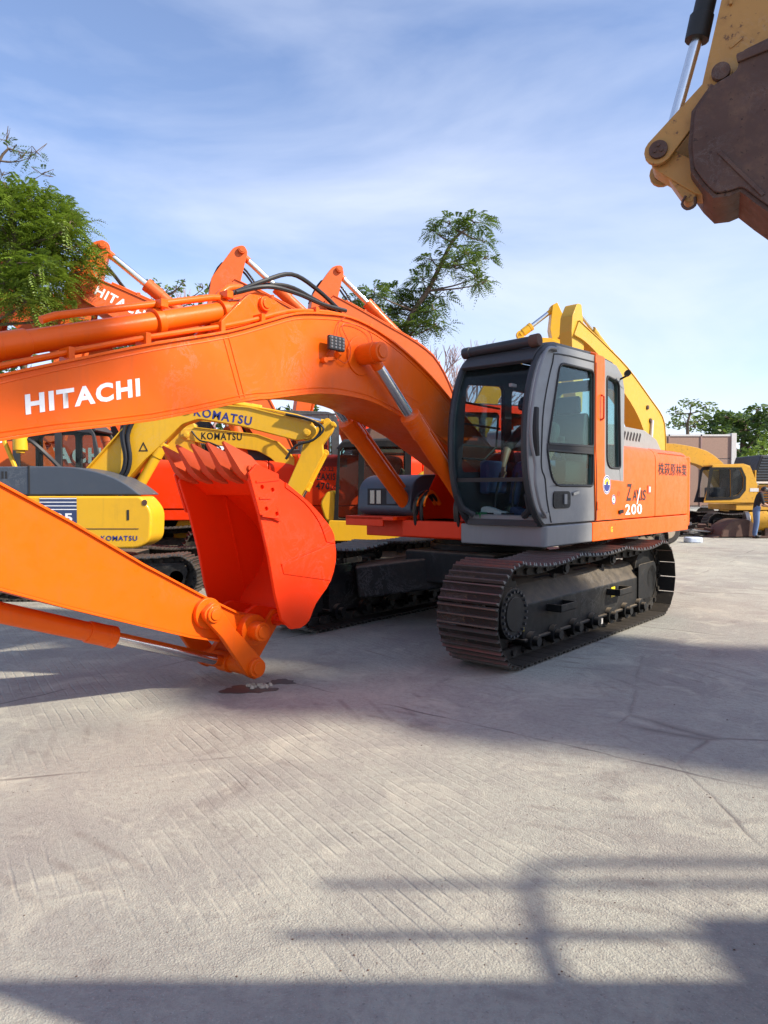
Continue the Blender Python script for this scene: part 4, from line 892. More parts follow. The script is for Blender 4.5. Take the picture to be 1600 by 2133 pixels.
# K3: yellow machine in the middle, facing left, left side towards the camera
K3X,K3Y=.75,13.3
k3=empty('compact_excavator','yellow compact excavator with dark cab frame between red bucket and grey tool box','excavator',(K3X,K3Y,0),heading(R(90)),'yellow compact excavators')
for side in (1,-1): track_unit(k3,side*.75,.45,-1.2,1.3,.33,.33,side,pitch=.15,objs=False,detail=False,sag=.02)
MB().box(-.6,.6,-.5,.5,.4,.62).cyl((0,0,.6),(0,0,.72),.5,n=24).build('car_body',M['black'],k3,.02)
gx3=lambda p:[(K3X-a,b) for a,b in p]
MB().prism(gx3(rounded([(-1.0,.66),(-.96,1.02),(-.3,1.0),(-.1,.92),(1.9,.92),(2.0,.66)],.04)),-.9,.98).build('deck',M['yellow'],k3,.03)
MB().prism(gx3(rounded([(-1.02,1.0),(-1.12,1.32),(-1.0,1.52),(-.86,1.55),(-.82,1.0)],.08)),.15,.9).build('front_panel',M['yellow'],k3,.03)
MB().prism(gx3(rounded([(.45,.93),(.45,1.7),(.7,1.9),(1.9,1.9),(2.05,1.7),(2.05,.93)],.1)),-.9,.95).build('engine_house',M['yellow'],k3,.05)
kc=gx3([(-.88,.96),(-.84,1.6),(-.80,2.25),(-.70,2.38),(.42,2.42),(.48,2.3),(.46,.96)])
h1=gx3(rounded([(-.76,2.28),(-.44,2.30),(-.46,1.05),(-.80,1.05)],.04)); h2=gx3(rounded([(-.34,2.30),(.36,2.30),(.36,1.5),(-.36,1.2)],.06))
cab_shell(k3,kc,.12,.94,[h1,h2],[h1,h2],.94,dict(side=M['black'],dark=M['dgrey'],roof=M['dgrey'],glass=M['glass'],sideglass=M['glassgreen']),1.0,None,rear_hole=rrect(.25,.8,1.5,2.2,.05),roof_from=2.2)
MB().prism(gx3([(-.05,1.2),(.3,1.2),(.42,1.85),(.3,1.95),(.2,1.5),(-.05,1.45)]),.3,.75).build('seat',M['tarp'],k3,.03)
kb=gx3([(-.94,1.15),(-1.06,1.36),(-1.55,2.02),(-1.95,2.42),(-2.3,2.55),(-3.45,2.68),(-3.7,2.66),(-3.72,2.5),(-3.45,2.42),(-2.3,2.26),(-2.05,2.12),(-1.7,1.72),(-1.2,1.1)])
kbo=MB().prism(rounded(kb,.06),.05,.32).build('boom',M['yellow'],k3,.01); MB().strip(kb[2:6],.03,.34,.015).build('top_flange',M['yellow'],kbo)
text('KOMATSU',M['ink'],kbo,(K3X+3.33,.323,2.47),(-1,0,-.03),(-.03,0,1),.74,.13,.024)
cylinder_ram(k3,(2.2,.18,2.72),(4.5,.18,2.86),.5,.055,M['yellow'],.03,'arm_cylinder')
ka=gx3(rounded([(-3.45,2.75),(-3.75,2.92),(-4.0,2.75),(-4.05,2.5),(-3.85,1.95),(-3.45,1.2),(-3.28,1.24),(-3.40,1.8),(-3.45,2.2)],.05))
kar=MB().prism(ka,.07,.30).build('arm',M['yellow'],k3,.01); pin(kar,K3X+3.6,2.55,.0,.36,.06,M['yellow']); pin(kar,K3X+3.75,1.98,.02,.34,.05,M['tarp'])
cylinder_ram(k3,(4.3,.18,2.3),(4.2,.18,1.35),.6,.045,M['yellow'],.028,'bucket_cylinder')
MB().tube([(4.25,.33,2.62),(4.1,.36,2.45),(3.9,.36,2.4),(3.72,.36,2.3),(3.8,.34,2.15)],.016,6,smooth=4).build('hydraulic_hose',M['hose'],kbo)
pr=sp2([(-3.2,1.30),(-3.6,1.1),(-3.78,.75),(-3.7,.42),(-3.4,.2),(-3.05,.14)],3)
bucket(k3,gx3(pr),None,None,-.1,.46,M['yellow'],(-.6,-.2),4,.12,side=gx3(pr)+gx3([(-2.95,.2)]))
cylinder_ram(k3,(1.62,.18,1.12),(2.9,.18,2.28),.62,.06,M['yellow'],.035,'boom_cylinder')
MB().box(1.5,1.9,.0,.36,.85,1.2).build('swing_post',M['yellow'],k3,.05); pin(k3,1.74,1.25,.0,.42,.07,M['yellow'])

# ------------------------------------------------------------------ tall yellow machines behind the cab (traced side-on)
def sideon(name,label,loc,facing,boom,arm,ram,w,mat,group,bodymat,s=1.0,bucketat=None):
    """facing -1: faces -X, +1: faces +X. outlines in world (X,z)"""
    X0,Y0=loc; r=empty(name,label,'excavator',(X0,Y0,0),heading(R(90*-facing)),group)
    T=lambda P:[((a-X0)*facing,b) for a,b in P]
    for side in (1,-1): track_unit(r,side*1.2*s,.6*s,-1.8*s,1.8*s,.46*s,.46*s,side,pitch=.19*s,objs=False,detail=False,front_drive=False)
    MB().box(-.7*s,.7*s,-.9*s,.9*s,.5*s,.86*s).cyl((0,0,.84*s),(0,0,1.0*s),.6*s,n=28).build('car_body',M['black'],r,.02)
    MB().box(-3.1*s,1.0*s,-1.25*s,1.25*s,1.0*s,1.25*s).build('deck',bodymat,r,.03)
    MB().prism(rounded([(-3.3*s,1.0*s),(-3.4*s,1.5*s),(-3.3*s,2.0*s),(-.75*s,2.05*s),(-.75*s,1.25*s),(-3.0*s,1.25*s)],.1),-1.3*s,1.3*s).build('engine_house',bodymat,r,.05)
    bo=MB().prism(T(boom),-.27*s,.27*s).build('boom',mat,r,.012)
    ar=MB().prism(T(arm),-.2*s,.2*s).build('arm',mat,r,.012)
    for p0,p1,fr_,rr in ram:
        (a,b),(c,d_)=T([p0,p1]); cylinder_ram(r,(a,0,b),(c,0,d_),fr_,rr,mat,rr*.62,'arm_cylinder')
    return r,T,bo,ar
def on_plane(px,py,P0,phi):     # photo point on a vertical plane through P0 along heading phi -> (forward, height)
    F,L=wp(phi); a=(px-800)/1480; b=-(py-1066.5)/1480; c,sn=math.cos(PITCH),math.sin(PITCH)
    d=Vector((a,c+b*sn,-sn+b*c)); t=(Vector(P0).dot(L))/(d.x*L.x+d.y*L.y); w=d*t
    return ((w-Vector(P0)).dot(F), CAM_H+w.z)
PH2=R(44); F2,L2=wp(PH2); P2=Vector((5.95,17.7,0)); s2=.78
y2=empty('tall_excavator','yellow excavator with high arched boom rising behind the grey cab','excavator',P2,heading(PH2),'yellow excavators parked in the far row')
tp=lambda P:[on_plane(a,b,P2,PH2) for a,b in P]
for side in (1,-1): track_unit(y2,side*.85*s2,.5*s2,-.55*s2,1.7*s2,.42*s2,.42*s2,side,pitch=.17*s2,objs=False,detail=False,front_drive=False)
MB().box(-.6*s2,.6*s2,-.7*s2,.7*s2,.45*s2,.8*s2).cyl((0,0,.78*s2),(0,0,.95*s2),.5*s2,n=28).build('car_body',M['black'],y2,.02)
MB().prismz([(1.2*s2,-1*s2),(1.2*s2,1*s2),(-.9*s2,1*s2),(-1.25*s2,.6*s2),(-1.35*s2,0),(-1.25*s2,-.6*s2),(-.9*s2,-1*s2)],.95*s2,1.9*s2).build('engine_house',M['paleyellow'],y2,.06,3)
bup=[(1371,945),(1370,905),(1364,870),(1338,832),(1290,768),(1240,718),(1205,686),(1190,672)]
blo=[(1180,700),(1200,712),(1230,742),(1262,790),(1296,838),(1318,880),(1332,925),(1334,950)]
bo_=MB().prism(tp(sp2(bup,3)+sp2(blo,3)),-.2,.2).build('boom',M['paleyellow'],y2,.012)
MB().strip(tp(sp2(bup,3)),-.22,.22,.018).build('top_flange',M['paleyellow'],bo_,0,ang=60); MB().strip(tp(sp2(blo,3)),-.22,.22,.018).build('bottom_flange',M['paleyellow'],bo_,0,ang=60)
for q in ((1332,850),(1338,877)):
    a,b=on_plane(*q,P2,PH2); pin(bo_,a,b,.19,.24,.055,M['rust'],cap=False)
(a,b),(c,d_)=tp([(1340,877),(1337,925)]); MB().cyl((a,.24,b),(c,.24,d_),.04,n=12).build('lever_rod',M['alu'],bo_)
for y in (-.1,0,.1): MB().tube([(a,y,b+.05) for a,b in tp(sp2(bup[2:],2))],.02,6).build('boom_pipe',M['paleyellow'],bo_)
ar_=MB().prism(tp(rounded([(1199,636),(1190,634),(1180,660),(1178,690),(1182,800),(1192,860),(1200,860),(1202,800),(1205,690),(1201,660)],4)),-.15,.15).build('arm',M['paleyellow'],y2,.012)
(a,b),(c,d_)=tp([(1272,736),(1199,642)]); cylinder_ram(y2,(a,0,b),(c,0,d_),.52,.07,M['paleyellow'],.042,'arm_cylinder')
yl2,T2,bo2,ar2=sideon('tall_excavator','pale yellow excavator with arm tip and rod left of the arched boom apex',(2.1,22.6),1,[(2.3,2.3),(2.5,3.6),(3.2,5.0),(4.2,6.35),(5.2,6.3),(5.6,6.1),(5.55,5.9),(4.4,5.6),(3.6,4.4),(3.0,2.4)],[(5.28,7.35),(5.42,7.42),(5.62,7.0),(5.75,6.2),(5.85,4.0),(5.6,3.9),(5.4,5.6),(5.2,6.6)],[((4.3,6.45),(5.34,7.25),.3,.11)],.5,M['yellow'],'yellow excavators parked in the far row',M['yellow'])

# ------------------------------------------------------------------ yellow excavator at the right, with dark windows
r1o=(13.0,25.6)
bm=[(9.0,2.95),(9.9,3.22),(10.8,3.14),(11.5,2.95),(12.0,2.6),(12.5,2.1),(12.9,1.6),(12.5,1.2),(12.2,1.3),(11.75,2.0),(11.3,2.42),(10.7,2.58),(10.0,2.72),(9.0,2.62)]
arm_=[(8.7,3.7),(8.5,3.5),(8.3,2.9),(8.0,1.2),(8.2,1.1),(8.5,1.3),(9.0,2.8),(9.1,3.0)]
r1,T,bo_,ar_=sideon('yellow_excavator','yellow excavator with black framed cab window in front of the plywood box','',-1,[],[],[],0,M['yellow'],'x',M['yellow2']) if False else sideon('yellow_excavator','yellow excavator with black framed cab window in front of the plywood box',r1o,-1,sp2(bm[:7],2)+sp2(bm[7:],2),arm_,[],.5,M['yellow2'],'yellow excavators parked in the far row',M['yellow2'],s=.85)
cpf=[(13.0-a,b) for a,b in [(11.02,1.12),(11.15,1.6),(11.22,2.25),(11.32,2.38),(12.4,2.42),(12.62,2.34),(12.86,1.75),(12.86,1.12)]]
wn=[(13.0-a,b) for a,b in [(11.32,2.26),(11.92,2.28),(11.94,1.32),(11.16,1.30)]]; wn2=[(13.0-a,b) for a,b in [(12.0,2.28),(12.24,2.27),(12.38,1.95),(12.36,1.6),(12.2,1.4),(12.0,1.34)]]
cbb=cab_shell(r1,cpf,.3,1.12,[rounded(wn,.06),rounded(wn2,.05)],[rounded(wn,.06)],1.12,dict(side=M['yellow2'],dark=M['dgrey'],roof=M['yellow2'],glass=M['glass'],sideglass=M['glassdark']),1.15,None,rear_hole=rrect(.45,.95,1.6,2.2,.05),roof_from=2.25)
plate('window_frame',[(13.0-a,b) for a,b in [(11.2,2.34),(12.3,2.34),(12.46,2.0),(12.46,1.55),(12.25,1.28),(11.98,1.22),(11.08,1.2)]],[rounded(wn,.06),rounded(wn2,.05)],1.122,1.13,M['black'],cbb)
MB().box(13-11.9,13-11.3,.5,.9,1.2,1.65).box(13-12.1,13-11.9,.5,.9,1.2,2.0).build('seat',M['dgrey'],cbb,.04)
for k in range(5): MB().box(13-13.3,13-12.95,1.108,1.114,1.5-k*.09,1.55-k*.09).build('vent_slot',M['dark'],r1)
MB().box(13-12.9,13-12.6,1.122,1.128,1.5,1.62).build('sticker',M['alu'],r1)
# a further machine at the right edge: slatted dark hood on yellow body
r2=empty('bulldozer','yellow crawler machine with slatted dark hood at the right edge','crawler machine',(14.9,27.2,0),0)
MB().box(-1.6,3.2,-1.0,1.0,.7,1.75).build('body',M['yellow2'],r2,.08)
hp=[(-1.35,1.78),(-1.0,2.85),(2.5,2.85),(2.7,1.78)]
h=MB().prism(hp,-.95,.95).build('hood',M['dgrey'],r2,.04)
for k in range(9): MB().box(-1.22+k*.035,2.5,-.985,-.952,1.95+k*.1,1.99+k*.1).build('slat',M['bluegrey'],h)
for side in (1,-1): track_unit(r2,side*.95,.5,-1.3,2.4,.42,.42,side,objs=False,detail=False)
plate('decal_panel',[(-1.3,1.80),(-.4,1.80),(-.4,1.87),(-1.3,1.87)],[],-.958,-.953,M['alu'],h)

# ------------------------------------------------------------------ raised bucket at top right
Y4=6.0
y4=empty('tan_excavator','tan yellow excavator at right whose raised rusty bucket hangs into the sky','excavator',(2.7+.9026*9.1+.13,6.0-.4305*9.1+.27,0),heading(R(115.5)))
G4=lambda P:[(11.8-a,b) for a,b in P]
for side in (1,-1): track_unit(y4,side*1.2,.6,-1.8,1.8,.46,.46,side,objs=False,detail=False)
MB().box(-.7,.7,-.9,.9,.5,.86).cyl((0,0,.84),(0,0,1.0),.6,n=28).box(-3.0,1.05,-1.25,1.25,1.0,1.2).build('deck',M['tan'],y4,.02)
MB().box(-3.2,-.8,-1.3,1.3,1.2,2.1).build('engine_house',M['tan'],y4,.1)
MB().box(-.75,1.15,.3,1.2,1.2,2.95).build('cab',M['tan'],y4,.1)
a,b=banana([(11.5,1.9),(10.3,3.9),(8.6,5.9),(6.9,7.2),(5.3,7.75)],[.2,.28,.36,.28,.2],6); MB().prism(G4(a+b[::-1]),-.3,.3).build('boom',M['tan'],y4,.01)
# arm: front edge through (2.78,5.59)-(2.62,4.81)
at=[(2.64,4.90),(2.80,5.66),(3.2,6.6),(4.6,8.2),(5.2,8.5),(5.6,8.2),(5.3,7.4),(4.6,6.6),(3.55,5.55),(3.12,4.95),(2.95,4.72),(2.72,4.68)]
a4=MB().prism(G4(rounded(at,[.03,.02,.1,.1,.1,.1,.1,.1,.1,.1,.08,.06])),-.06,.30).build('arm',M['tan'],y4,.006)
MB().strip(G4([(2.95,4.72),(3.12,4.95),(3.55,5.55),(4.6,6.6)]),-.1,.34,.018).build('arm_flange',M['alu'],a4,0,ang=60)
MB().bar((11.8-2.94,.302,5.22),(11.8-2.85,.302,5.16),.02,.02).box(11.8-2.86,11.8-2.84,.3,.33,5.5,5.56).build('hose_bracket',M['tan'],a4)
pin(a4,11.8-2.785,4.93,.30,.43,.07,M['rust'],cap=False)
def capbolts(cx,cz,y,par):
    for q in (90,210,330): MB().cyl((11.8-cx+.03*math.cos(R(q)),y,cz+.03*math.sin(R(q))),(11.8-cx+.03*math.cos(R(q)),y+.012,cz+.03*math.sin(R(q))),.014,n=10).build('cap_bolt',M['rust'],par)
# bucket lever (arm to knuckle), knuckle link, rod and cylinder
def linkpoly(p,q,w0,w1,k=8):
    p=Vector(p);q=Vector(q);d=(q-p).normalized();n=Vector((-d.y,d.x)); out=[]
    a0=math.atan2(n.y,n.x)
    for i in range(k+1): t=a0+math.pi*i/k; out.append((p.x+w0*math.cos(t),p.y+w0*math.sin(t)))
    for i in range(k+1): t=a0+math.pi+math.pi*i/k; out.append((q.x+w1*math.cos(t),q.y+w1*math.sin(t)))
    return out
for y_ in (.33,-.14): MB().prism(G4(linkpoly((2.80,4.93),(2.315,4.41),.07,.115)),y_,y_+.05).build('bucket_lever',M['tan'],a4,.008)
kp=pin(a4,11.8-2.315,4.41,-.16,.41,.075,M['rust'],cap=False); capbolts(2.315,4.41,.41,kp)
kl=MB().prism(G4(linkpoly((2.35,4.36),(2.66,4.12),.10,.11)),.08,.30).prism(G4(linkpoly((2.4,4.3),(2.56,4.02),.06,.05)),.1,.28).build('bucket_link',M['tan'],a4,.01)
kp=pin(a4,11.8-2.68,4.12,-.12,.36,.075,M['rust'],cap=False); capbolts(2.68,4.12,.36,kp)
kt=MB().tube([(11.8-2.53,.3,4.02),(11.8-2.50,.3,3.96),(11.8-2.54,.3,3.91),(11.8-2.60,.3,3.93),(11.8-2.60,.3,4.0)],.012,6,smooth=3).build('lifting_eye',M['rust'],a4)
c4=MB().cyl((11.8-2.60,.10,5.44),(11.8-3.0,.10,7.3),.085,n=28).cyl((11.8-2.59,.10,5.40),(11.8-2.63,.10,5.60),.1,n=14).build('bucket_cylinder',M['rubber'],y4,.006)
MB().cyl((11.8-2.34,.10,4.45),(11.8-2.605,.10,5.46),.05,n=26).build('rod',M['chrome'],c4)
# bucket
bpo=[(2.93,5.01),(3.4,5.14),(4.1,5.05),(4.45,4.6),(4.3,4.0),(3.8,3.58),(3.45,3.58),(3.25,3.66),(3.08,3.82),(2.95,3.95),(2.86,3.93),(2.76,3.93),(2.68,4.03),(2.60,4.16),(2.58,4.35),(2.60,4.62),(2.74,4.80),(2.90,4.86)]
bk4=MB().prism(G4(rounded(bpo,.04)),.47,.50).build('bucket',M['rust'],y4,.01); MB().prism(G4(rounded(bpo,.04)),-.18,-.15).build('side_plate',M['rust'],bk4,.01)
MB().strip(G4(bpo[4:13]),-.15,.47,-.03).build('bucket_shell',M['rust'],bk4,0,ang=60); MB().strip(G4(bpo[12:17]),-.15,.47,-.03).build('bucket_back',M['rust'],bk4,0,ang=60)
MB().prism(G4(rounded([(2.58,4.62),(2.62,4.05),(2.78,3.98),(3.2,4.5),(3.2,4.95),(2.95,4.95)],.05)),.38,.44).prism(G4(rounded([(2.58,4.62),(2.62,4.05),(2.78,3.98),(3.2,4.5),(3.2,4.95),(2.95,4.95)],.05)),-.13,-.08).build('hinge_ear',M['rust'],bk4,.008)
MB().bar((11.8-2.90,.505,4.95),(11.8-3.5,.505,5.06),.04,.07).build('wear_strip',M['rust'],bk4,.01)
MB().bar((11.8-2.78,.505,4.25),(11.8-3.1,.505,3.85),.02,.03).build('wear_strip',M['rust'],bk4,.005)

# ------------------------------------------------------------------ trees
rng=np.random.default_rng(7)
def unit(v): return v/np.maximum(np.linalg.norm(v,axis=1,keepdims=True),1e-6)
def fronds(blobs,L,pairs,ll,lw,droop,seed):
    """pinnate leaves: blobs=[(centre,radii,count)]; returns verts, quads"""
    g=np.random.default_rng(seed); Vs=[];cnt=0
    for c,rad,n in blobs:
        c=np.array(c);rad=np.array(rad)
        u=unit(g.normal(size=(n,3))); rr=g.uniform(.15,1,(n,1))**.45; base=c+u*rad*rr
        d=unit(u*np.array([1,1,.35])+g.normal(size=(n,3))*.45+np.array([0,0,.12])); ln=L*g.uniform(.6,1.25,(n,1))
        side=unit(np.cross(d,np.array([0,0,1.])+g.normal(size=(n,3))*.35)); up=np.cross(side,d)
        for k in range(pairs):
            t=(k+.6)/pairs; p=base+d*ln*t+np.array([0,0,-1.])*droop*ln*t*t
            sc=math.sin(math.pi*min(1,(t*.85+.15)))*.75+.3
            for sgn in (-1,1):
                ax=unit(side*sgn+d*.45+up*g.normal(0,.18,(n,1))+np.array([0,0,-.25])); w=unit(np.cross(ax,up))*lw*.5*sc; e=p+ax*ll*sc; m=p+ax*ll*sc*.5
                Vs.append(np.stack([p,m+w,e,m-w],1))
    V=np.concatenate(Vs,0).reshape(-1,3); q=np.arange(len(V)).reshape(-1,4); return V,q
def leafclumps(blobs,size,seed,flat=.5):
    g=np.random.default_rng(seed);Vs=[]
    for c,rad,n in blobs:
        c=np.array(c);rad=np.array(rad)
        u=unit(g.normal(size=(n,3))); p=c+u*rad*g.uniform(.25,1,(n,1))**.4
        a=unit(g.normal(size=(n,3))*np.array([1,1,flat])); b=unit(np.cross(a,u+g.normal(size=(n,3))*.6)); s=size*g.uniform(.5,1.3,(n,1))
        Vs.append(np.stack([p-a*s,p+b*s*.45,p+a*s,p-b*s*.45],1))
    V=np.concatenate(Vs,0).reshape(-1,3); return V,np.arange(len(V)).reshape(-1,4)
def mesh_np(name,V,q,mat,parent):
    me=bpy.data.meshes.new(name); me.vertices.add(len(V)); me.vertices.foreach_set('co',V.astype('f').ravel())
    me.loops.add(q.size); me.loops.foreach_set('vertex_index',q.ravel().astype('i')); me.polygons.add(len(q)); me.polygons.foreach_set('loop_start',np.arange(0,q.size,4,dtype='i'))
    me.update(calc_edges=True); me.validate(); me.materials.append(mat); o=bpy.data.objects.new(name,me); COL.objects.link(o); o.parent=parent; return o
def tree(label,base,limbs,blobs,style,mat,seed,r0=.14,group=None,name='tree',**kw):
    """limbs: list of polylines (relative to base) from trunk outwards; blobs relative to base"""
    t=empty(name,label,'tree',base,0,group); g=random.Random(seed)
    m=MB()
    for i,(pl,ra,rb) in enumerate(limbs): m.tube(pl,ra,7,r1=rb,smooth=3)
    for c,rad,n in blobs:     # twigs reaching into every clump from the nearest limb point
        best=min((Vector(p) for pl,_,_ in limbs for p in pl[1:]),key=lambda p:(p-Vector(c)).length)
        for k in range(4):
            e=Vector(c)+Vector((g.uniform(-.6,.6)*rad[0],g.uniform(-.6,.6)*rad[1],g.uniform(-.5,.6)*rad[2])); mid=best.lerp(e,.5)+Vector((g.uniform(-.15,.15),g.uniform(-.15,.15),g.uniform(-.05,.2)))
            m.tube([best,mid,e],r0*.16,5,r1=r0*.04,smooth=2)
    m.build('trunk',M['bark'],t,ang=60)
    if style=='frond': V,q=fronds(blobs,seed=seed,**kw)
    else: V,q=leafclumps(blobs,seed=seed,**kw)
    mesh_np('crown',V,q,mat,t); return t
def pt(px,py,Y): return Vector(((px-800)/1480*Y,Y,CAM_H+(1022-py)/1480*Y))
def tree_px(label,basepx,Y,clumps,trunkpts,style,mat,seed,dens,r0=.12,group=None,depth=1.0,**kw):
    b=pt(basepx,1022,Y); b.z=0; g=random.Random(seed)
    tr=[pt(x,y,Y)-b for x,y in trunkpts]; tr[0]=Vector((tr[0].x,0,0)) if tr[0].z>.2 else tr[0]
    limbs=[(tr,r0,r0*.35)]; blobs=[]
    for x,y,rx,ry in clumps:
        c=pt(x,y,Y)-b; c.y+=g.uniform(-1,1)*depth; rr=(rx/1480*Y,max(rx/1480*Y*.9,.2),ry/1480*Y*kw.get('squash',1))
        n=max(6,int(dens*rr[0]*rr[2]*4)); blobs.append((tuple(c),rr,n))
        near=min(tr[1:],key=lambda p:(p-c).length+max(0,p.z-c.z)*1.5); limbs.append(([near,near.lerp(c,.55)+Vector((0,0,-.05)),c],r0*.3,r0*.08))
    kw.pop('squash',None); return tree(label,tuple(b),limbs,blobs,style,mat,seed,r0,group,**kw)
# left feathery tree (in front of the orange booms)
cl=[(20,470,70,50),(80,450,70,45),(140,500,55,40),(75,525,60,36),(85,590,50,40),(115,590,60,45),(90,650,50,30),(125,650,45,26),(-40,470,50,50),(75,625,40,30),(30,500,60,40),(30,560,60,36),(0,520,50,36),(60,420,50,26),(110,470,50,26),(40,610,50,30),(150,460,30,18),(185,530,24,16),(100,415,30,18),(165,560,40,26),(120,440,40,26),(175,500,26,16),(20,400,36,24),(150,520,40,30),(-20,430,50,40),(130,600,40,30),(60,480,60,40)]
lt=tree_px('feathery green tree at the left edge in front of the raised orange boom',-60,12.0,cl,[(-60,1022),(-50,800),(-30,680),(10,600),(40,520),(30,440),(20,390)],'frond',M['leaf1'],3,270,r0=.11,depth=.5,L=.34,pairs=10,ll=.072,lw=.026,droop=.55,squash=.95)
cl=[(85,325,14,6),(95,370,16,8),(70,335,12,8),(20,300,10,10),(35,320,12,8),(10,370,26,10),(60,345,12,8)]
tree_px('thin bare-branched treetop with sparse leaf tufts above the left tree',-40,12.6,cl,[(-40,1022),(-30,600),(-10,420),(10,345),(30,320)],'frond',M['leaf2'],5,60,r0=.05,depth=.1,L=.22,pairs=6,ll=.06,lw=.022,droop=.5)
# middle feathery tree
cl=[(935,475,34,20),(985,468,40,16),(1008,495,24,14),(905,490,20,14),(950,520,24,14),(900,545,26,18),(965,545,34,14),(1005,545,22,12),(880,585,26,22),(860,615,26,18),(945,570,28,12),(985,590,26,14),(1000,605,22,8),(915,615,28,14),(815,610,32,22),(780,625,26,20),(755,620,16,16),(845,650,36,24),(800,660,30,24),(895,640,26,16),(870,690,34,20),(905,690,26,16),(835,690,30,18),(765,660,20,24),(740,640,16,20),(735,680,20,20),(900,660,24,10),(790,700,26,14)]
tree_px('tall feathery tree with hanging pods rising behind the main boom',845,24,cl,[(845,1022),(848,800),(842,705),(862,650),(890,610),(915,560),(940,510),(960,490)],'frond',M['leaf4'],11,175,r0=.13,group=None,depth=.7,L=.5,pairs=9,ll=.13,lw=.045,droop=.55,squash=.6)
# small tree between the raised arms, and dense ones further back on the left
cl=[(320,600,22,14),(345,610,24,14),(370,605,16,10),(400,625,24,12),(350,630,30,12),(430,610,18,14),(390,600,12,8)]
tree_px('pale small leaved treetop between the two tallest raised arms',365,26,cl,[(365,1022),(366,800),(360,650),(350,620)],'leaf',M['leaf3'],13,70,r0=.12,depth=.5,size=.13)
for i,(px,Y,w,top,lab) in enumerate(((60,27,150,690,'dense green tree low behind the left excavators'),(330,31,150,720,'dense green tree behind the yellow boom lettering'),(560,34,130,740,'dense green tree behind the hanging orange arms'))):
    g=random.Random(20+i); cl=[(px+g.uniform(-.8,.8)*w,top+g.uniform(0,270),g.uniform(30,55),g.uniform(24,42)) for k in range(17)]
    tree_px(lab,px,Y,cl,[(px,1022),(px+5,900),(px-5,800),(px,top+20)],'leaf',M['leaf2'],30+i,60,r0=.2,group='dense trees behind the left machines',depth=1.4,size=.17)
# right trees
cl=[(1400,860,20,12),(1425,845,24,12),(1455,855,24,14),(1440,870,30,14),(1470,870,16,12),(1410,885,24,10),(1450,890,24,10)]
tree_px('airy flat topped tree above the plywood box',1432,46,cl,[(1432,1022),(1432,930),(1430,885),(1436,862)],'leaf',M['leaf3'],41,60,r0=.16,depth=1.5,size=.15)
g=random.Random(9); cl=[(1475+g.uniform(0,150),868+g.uniform(0,110),g.uniform(16,30),g.uniform(12,22)) for k in range(26)]+[(1500,872,26,14),(1545,862,30,12),(1590,866,26,12)]
tree_px('dense dark green tree behind the plywood box at right',1545,48,cl,[(1545,1022),(1545,950),(1548,900),(1552,880)],'leaf',M['leaf2'],43,85,r0=.25,depth=2.2,size=.2)
g=random.Random(19); cl=[(1540+g.uniform(0,150),930+g.uniform(0,80),g.uniform(16,26),g.uniform(12,22)) for k in range(16)]
tree_px('bright green bushy tree behind the slatted hood at right',1610,42,cl,[(1610,1022),(1610,980),(1612,950)],'leaf',M['leaf1'],44,70,r0=.2,depth=1.5,size=.18)
for i,(px,Y) in enumerate(((1720,50),(1420,62))):
    g=random.Random(60+i); cl=[(px+g.uniform(-90,90),930+g.uniform(0,85),g.uniform(16,26),g.uniform(12,22)) for k in range(18)]
    tree_px(['dense tree past the right edge of the yard','low dark tree behind the arched yellow boom'][i],px,Y,cl,[(px,1022),(px,990),(px,950)],'leaf',M['leaf2'],64+i,50,r0=.25,depth=2,size=.26)
# bare pinkish trees
def bare(label,px,Y,top,spread,seed,group=None):
    b=pt(px,1022,Y); b.z=0; t=empty('bare_tree',label,'tree',b,0,group); g=random.Random(seed); m=MB(); H=CAM_H+(1022-top)/1480*Y
    def grow(p,d,L,r,k):
        e=p+d*L; m.tube([p,p.lerp(e,.5)+Vector((g.uniform(-.05,.05),g.uniform(-.05,.05),0))*L,e],r,4 if k<3 else 6,r1=r*.6)
        if k==0: return
        for i in range(3 if k>1 else 4):
            nd=(d+Vector((g.uniform(-.75,.75)*spread,g.uniform(-.6,.6),g.uniform(-.1,.45)))).normalized(); grow(e.lerp(p,g.uniform(0,.35)),nd,L*g.uniform(.55,.8),r*.64,k-1)
    grow(Vector((0,0,0)),Vector((0,0,1)),H*.38,.13,5); m.build('trunk',M['twig'],t,ang=60)
bare('bare pinkish twiggy tree left of the cab roof',985,34,705,1.0,3); bare('bare grey twiggy tree behind the boom bend',905,30,735,.9,5); bare('bare twigs above the yellow arms on the left',420,30,600,.8,8)
# unseen tree added on the sunny side, crown shaped to throw the broad shade
bl=[];g=random.Random(4); al=Vector((.9292,-.3697,0)); cr=Vector((.3697,.9292,0))
def ac(a,c,z): v=al*a+cr*c; return (v.x,v.y,z)
base=ac(15.5,6.6,0)
for a,c,z,rr in [(15,5.4,9.6,1.0),(15.5,6.4,9.2,1.1),(15,6.9,10.2,1.0),(14.6,5.2,10.8,1.0),(15.4,6.2,11.0,1.2),(15,6.9,11.8,1.0),(14.8,5.1,12.0,.9),(15.2,6.1,12.6,1.2),(15,6.8,13.2,1.0),(14.8,4.7,13.3,.55),(15.3,6.3,14.0,.9),(15.2,6.6,14.6,.9),(14.9,3.2,16.7,.75),(15.1,5.9,15.3,.8),(15,6.8,8.4,.9),(15,2.9,17.4,.7)]:
    p=Vector(ac(a,c,z))-Vector(base); bl.append((tuple(p),(rr,rr,rr*.85),900))
tree('unseen leafy tree added to the right to shade the yard',base,[([(0,0,0),(0,.1,4),(-.2,-.2,8),(-.2,-.4,12),(0,-1,15)],.3,.1)],bl,'leaf',M['leaf2'],77,.25,size=.2)

